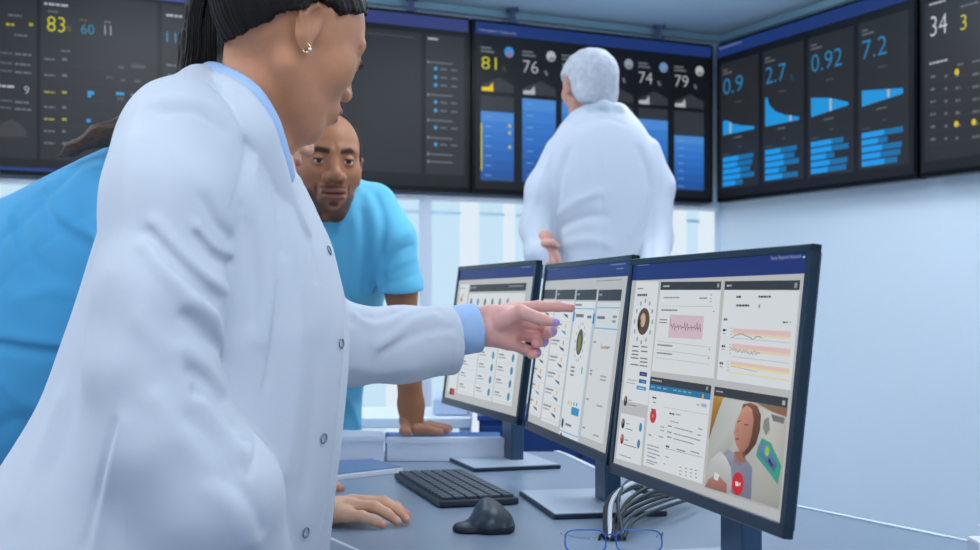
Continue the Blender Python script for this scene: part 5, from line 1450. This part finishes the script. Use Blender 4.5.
for mi, px, py, hgt, k in specs:
    e = PD(px, py); e.z = DESK + .02 + .004 * (k % 3); a = s0 + Vector((-.012 + .0034 * k, rnd.uniform(-.006, .006), .004))
    m1 = a.lerp(e, .22) + Vector((-.012, 0, hgt * .8)); m2 = a.lerp(e, .6) + Vector((0, 0, hgt * .8))
    bm = bmesh.new(); tube(bm, spline([a, m1, m2, e, e + Vector((.05, .05, -.012))], 8), .0042 if mi == 2 else .0034, 8)
    o = obj('cable', bm, M_cabs[mi], None, smooth=True, loc=tuple(a)); tag(o, names[k], 'cable', 'cables behind the nearest monitor')

# ------------------------------------------------------------------ clear glasses on the desk
M_glass = pbr('clear_lens', '#f2f8ff', .02, trans=1.0, ior=1.1, spec=.5); M_rim = pbr('blue_rim', '#2b62c4', .25); M_pad = pbr('black_pad', '#10151c', .4)
t = thing('eyeglasses', 'clear glasses with thin blue rims in front of the cables', 'glasses', (.19, 1.95, DESK))
def lens(x0, x1, Y):
    o = []
    for k in range(28):
        a = 2 * math.pi * k / 28; ca, sa = math.cos(a), math.sin(a)
        sx = abs(ca) ** .6 * (1 if ca > 0 else -1); sz = abs(sa) ** .6 * (1 if sa > 0 else -1)
        o.append(Vector(((x0 + x1) / 2 + (x1 - x0) / 2 * sx, Y + (1 - abs(sx)) * -.004 + sz * .006, DESK + .0185 + .0165 * sz)))
    return o
for k, (a, b) in enumerate(((565, 606), (616, 662))):
    x0, x1 = X_(a, 1.95), X_(b, 1.95); L_ = lens(x0, x1, 1.95)
    bm = bmesh.new(); vs = [bm.verts.new(v + Vector((0, -.0006, 0))) for v in L_]; ws = [bm.verts.new(v + Vector((0, .0006, 0))) for v in L_]
    bm.faces.new(vs); bm.faces.new(ws[::-1])
    for i in range(28): bm.faces.new((vs[i], ws[i], ws[(i + 1) % 28], vs[(i + 1) % 28]))
    le = obj('lens', bm, M_glass, t)
    bm = bmesh.new(); tube(bm, L_ + [L_[0]], .0011, 6, caps=False); obj('rim', bm, M_rim, le, smooth=True)
    xi = x1 if k == 0 else x0; sg = -1 if k == 0 else 1
    bm = bmesh.new(); tube(bm, spline([(xi + sg * .001, 1.955, DESK + .020), (xi + sg * .006, 1.962, DESK + .026), (xi + sg * .010, 1.958, DESK + .018)], 5), .0022, 8); obj('nose_pad', bm, M_pad, t, smooth=True)
    xo = x0 if k == 0 else x1
    bm = bmesh.new(); tube(bm, spline([(xo, 1.952, DESK + .026), (xo - sg * -.004, 1.975, DESK + .026), (xo + (.02 if k == 0 else .0), 2.02, DESK + .012), (xo + (.05 if k == 0 else .015), 2.05, DESK + .005)], 6), .0013, 6); obj('temple', bm, M_glass, t, smooth=True)
bm = bmesh.new(); tube(bm, spline([(X_(606, 1.95), 1.95, DESK + .026), (X_(611, 1.95), 1.948, DESK + .029), (X_(616, 1.95), 1.95, DESK + .026)], 4), .0013, 6); obj('bridge', bm, M_rim, t, smooth=True)

# ------------------------------------------------------------------ dispenser at the right edge of the desk
t = thing('dispenser_bottle', 'small white pump bottle at the far right edge of the desk', 'bottle', (.745, 1.93, DESK))
bm = bmesh.new(); box(bm, (.716, 1.905, DESK), (.776, 1.955, DESK + .026), .004); obj('bottle_body', bm, M_box, t)
bm = bmesh.new(); tube(bm, [(.735, 1.93, DESK + .024), (.735, 1.93, DESK + .042)], .0045, 12); tube(bm, [(.735, 1.93, DESK + .040), (.724, 1.925, DESK + .045)], .0035, 10); obj('pump', bm, M_box, t, smooth=True)
# ------------------------------------------------------------------ camera, light, world
cam = bpy.data.cameras.new('camera'); co = bpy.data.objects.new('camera', cam); COL.objects.link(co)
co.location = (0, 0, H); co.rotation_euler = (math.pi / 2, 0, 0)
cam.sensor_width = 36; cam.lens = 36 * F / 980; cam.shift_y = (CY - 275) / 980
cam.clip_start = .02
cam.dof.use_dof = True; cam.dof.focus_distance = 1.95; cam.dof.aperture_fstop = 7.0
SC.camera = co
w = bpy.data.worlds.new('world'); SC.world = w; w.use_nodes = True
bg = w.node_tree.nodes['Background']; bg.inputs[0].default_value = (*srgb('#e4eefc'), 1); bg.inputs[1].default_value = 0.75
SC.view_settings.view_transform = 'Standard'; SC.view_settings.look = 'None'; SC.view_settings.gamma = 1
SC.view_settings.use_curve_mapping = False; SC.view_settings.exposure = 0.0
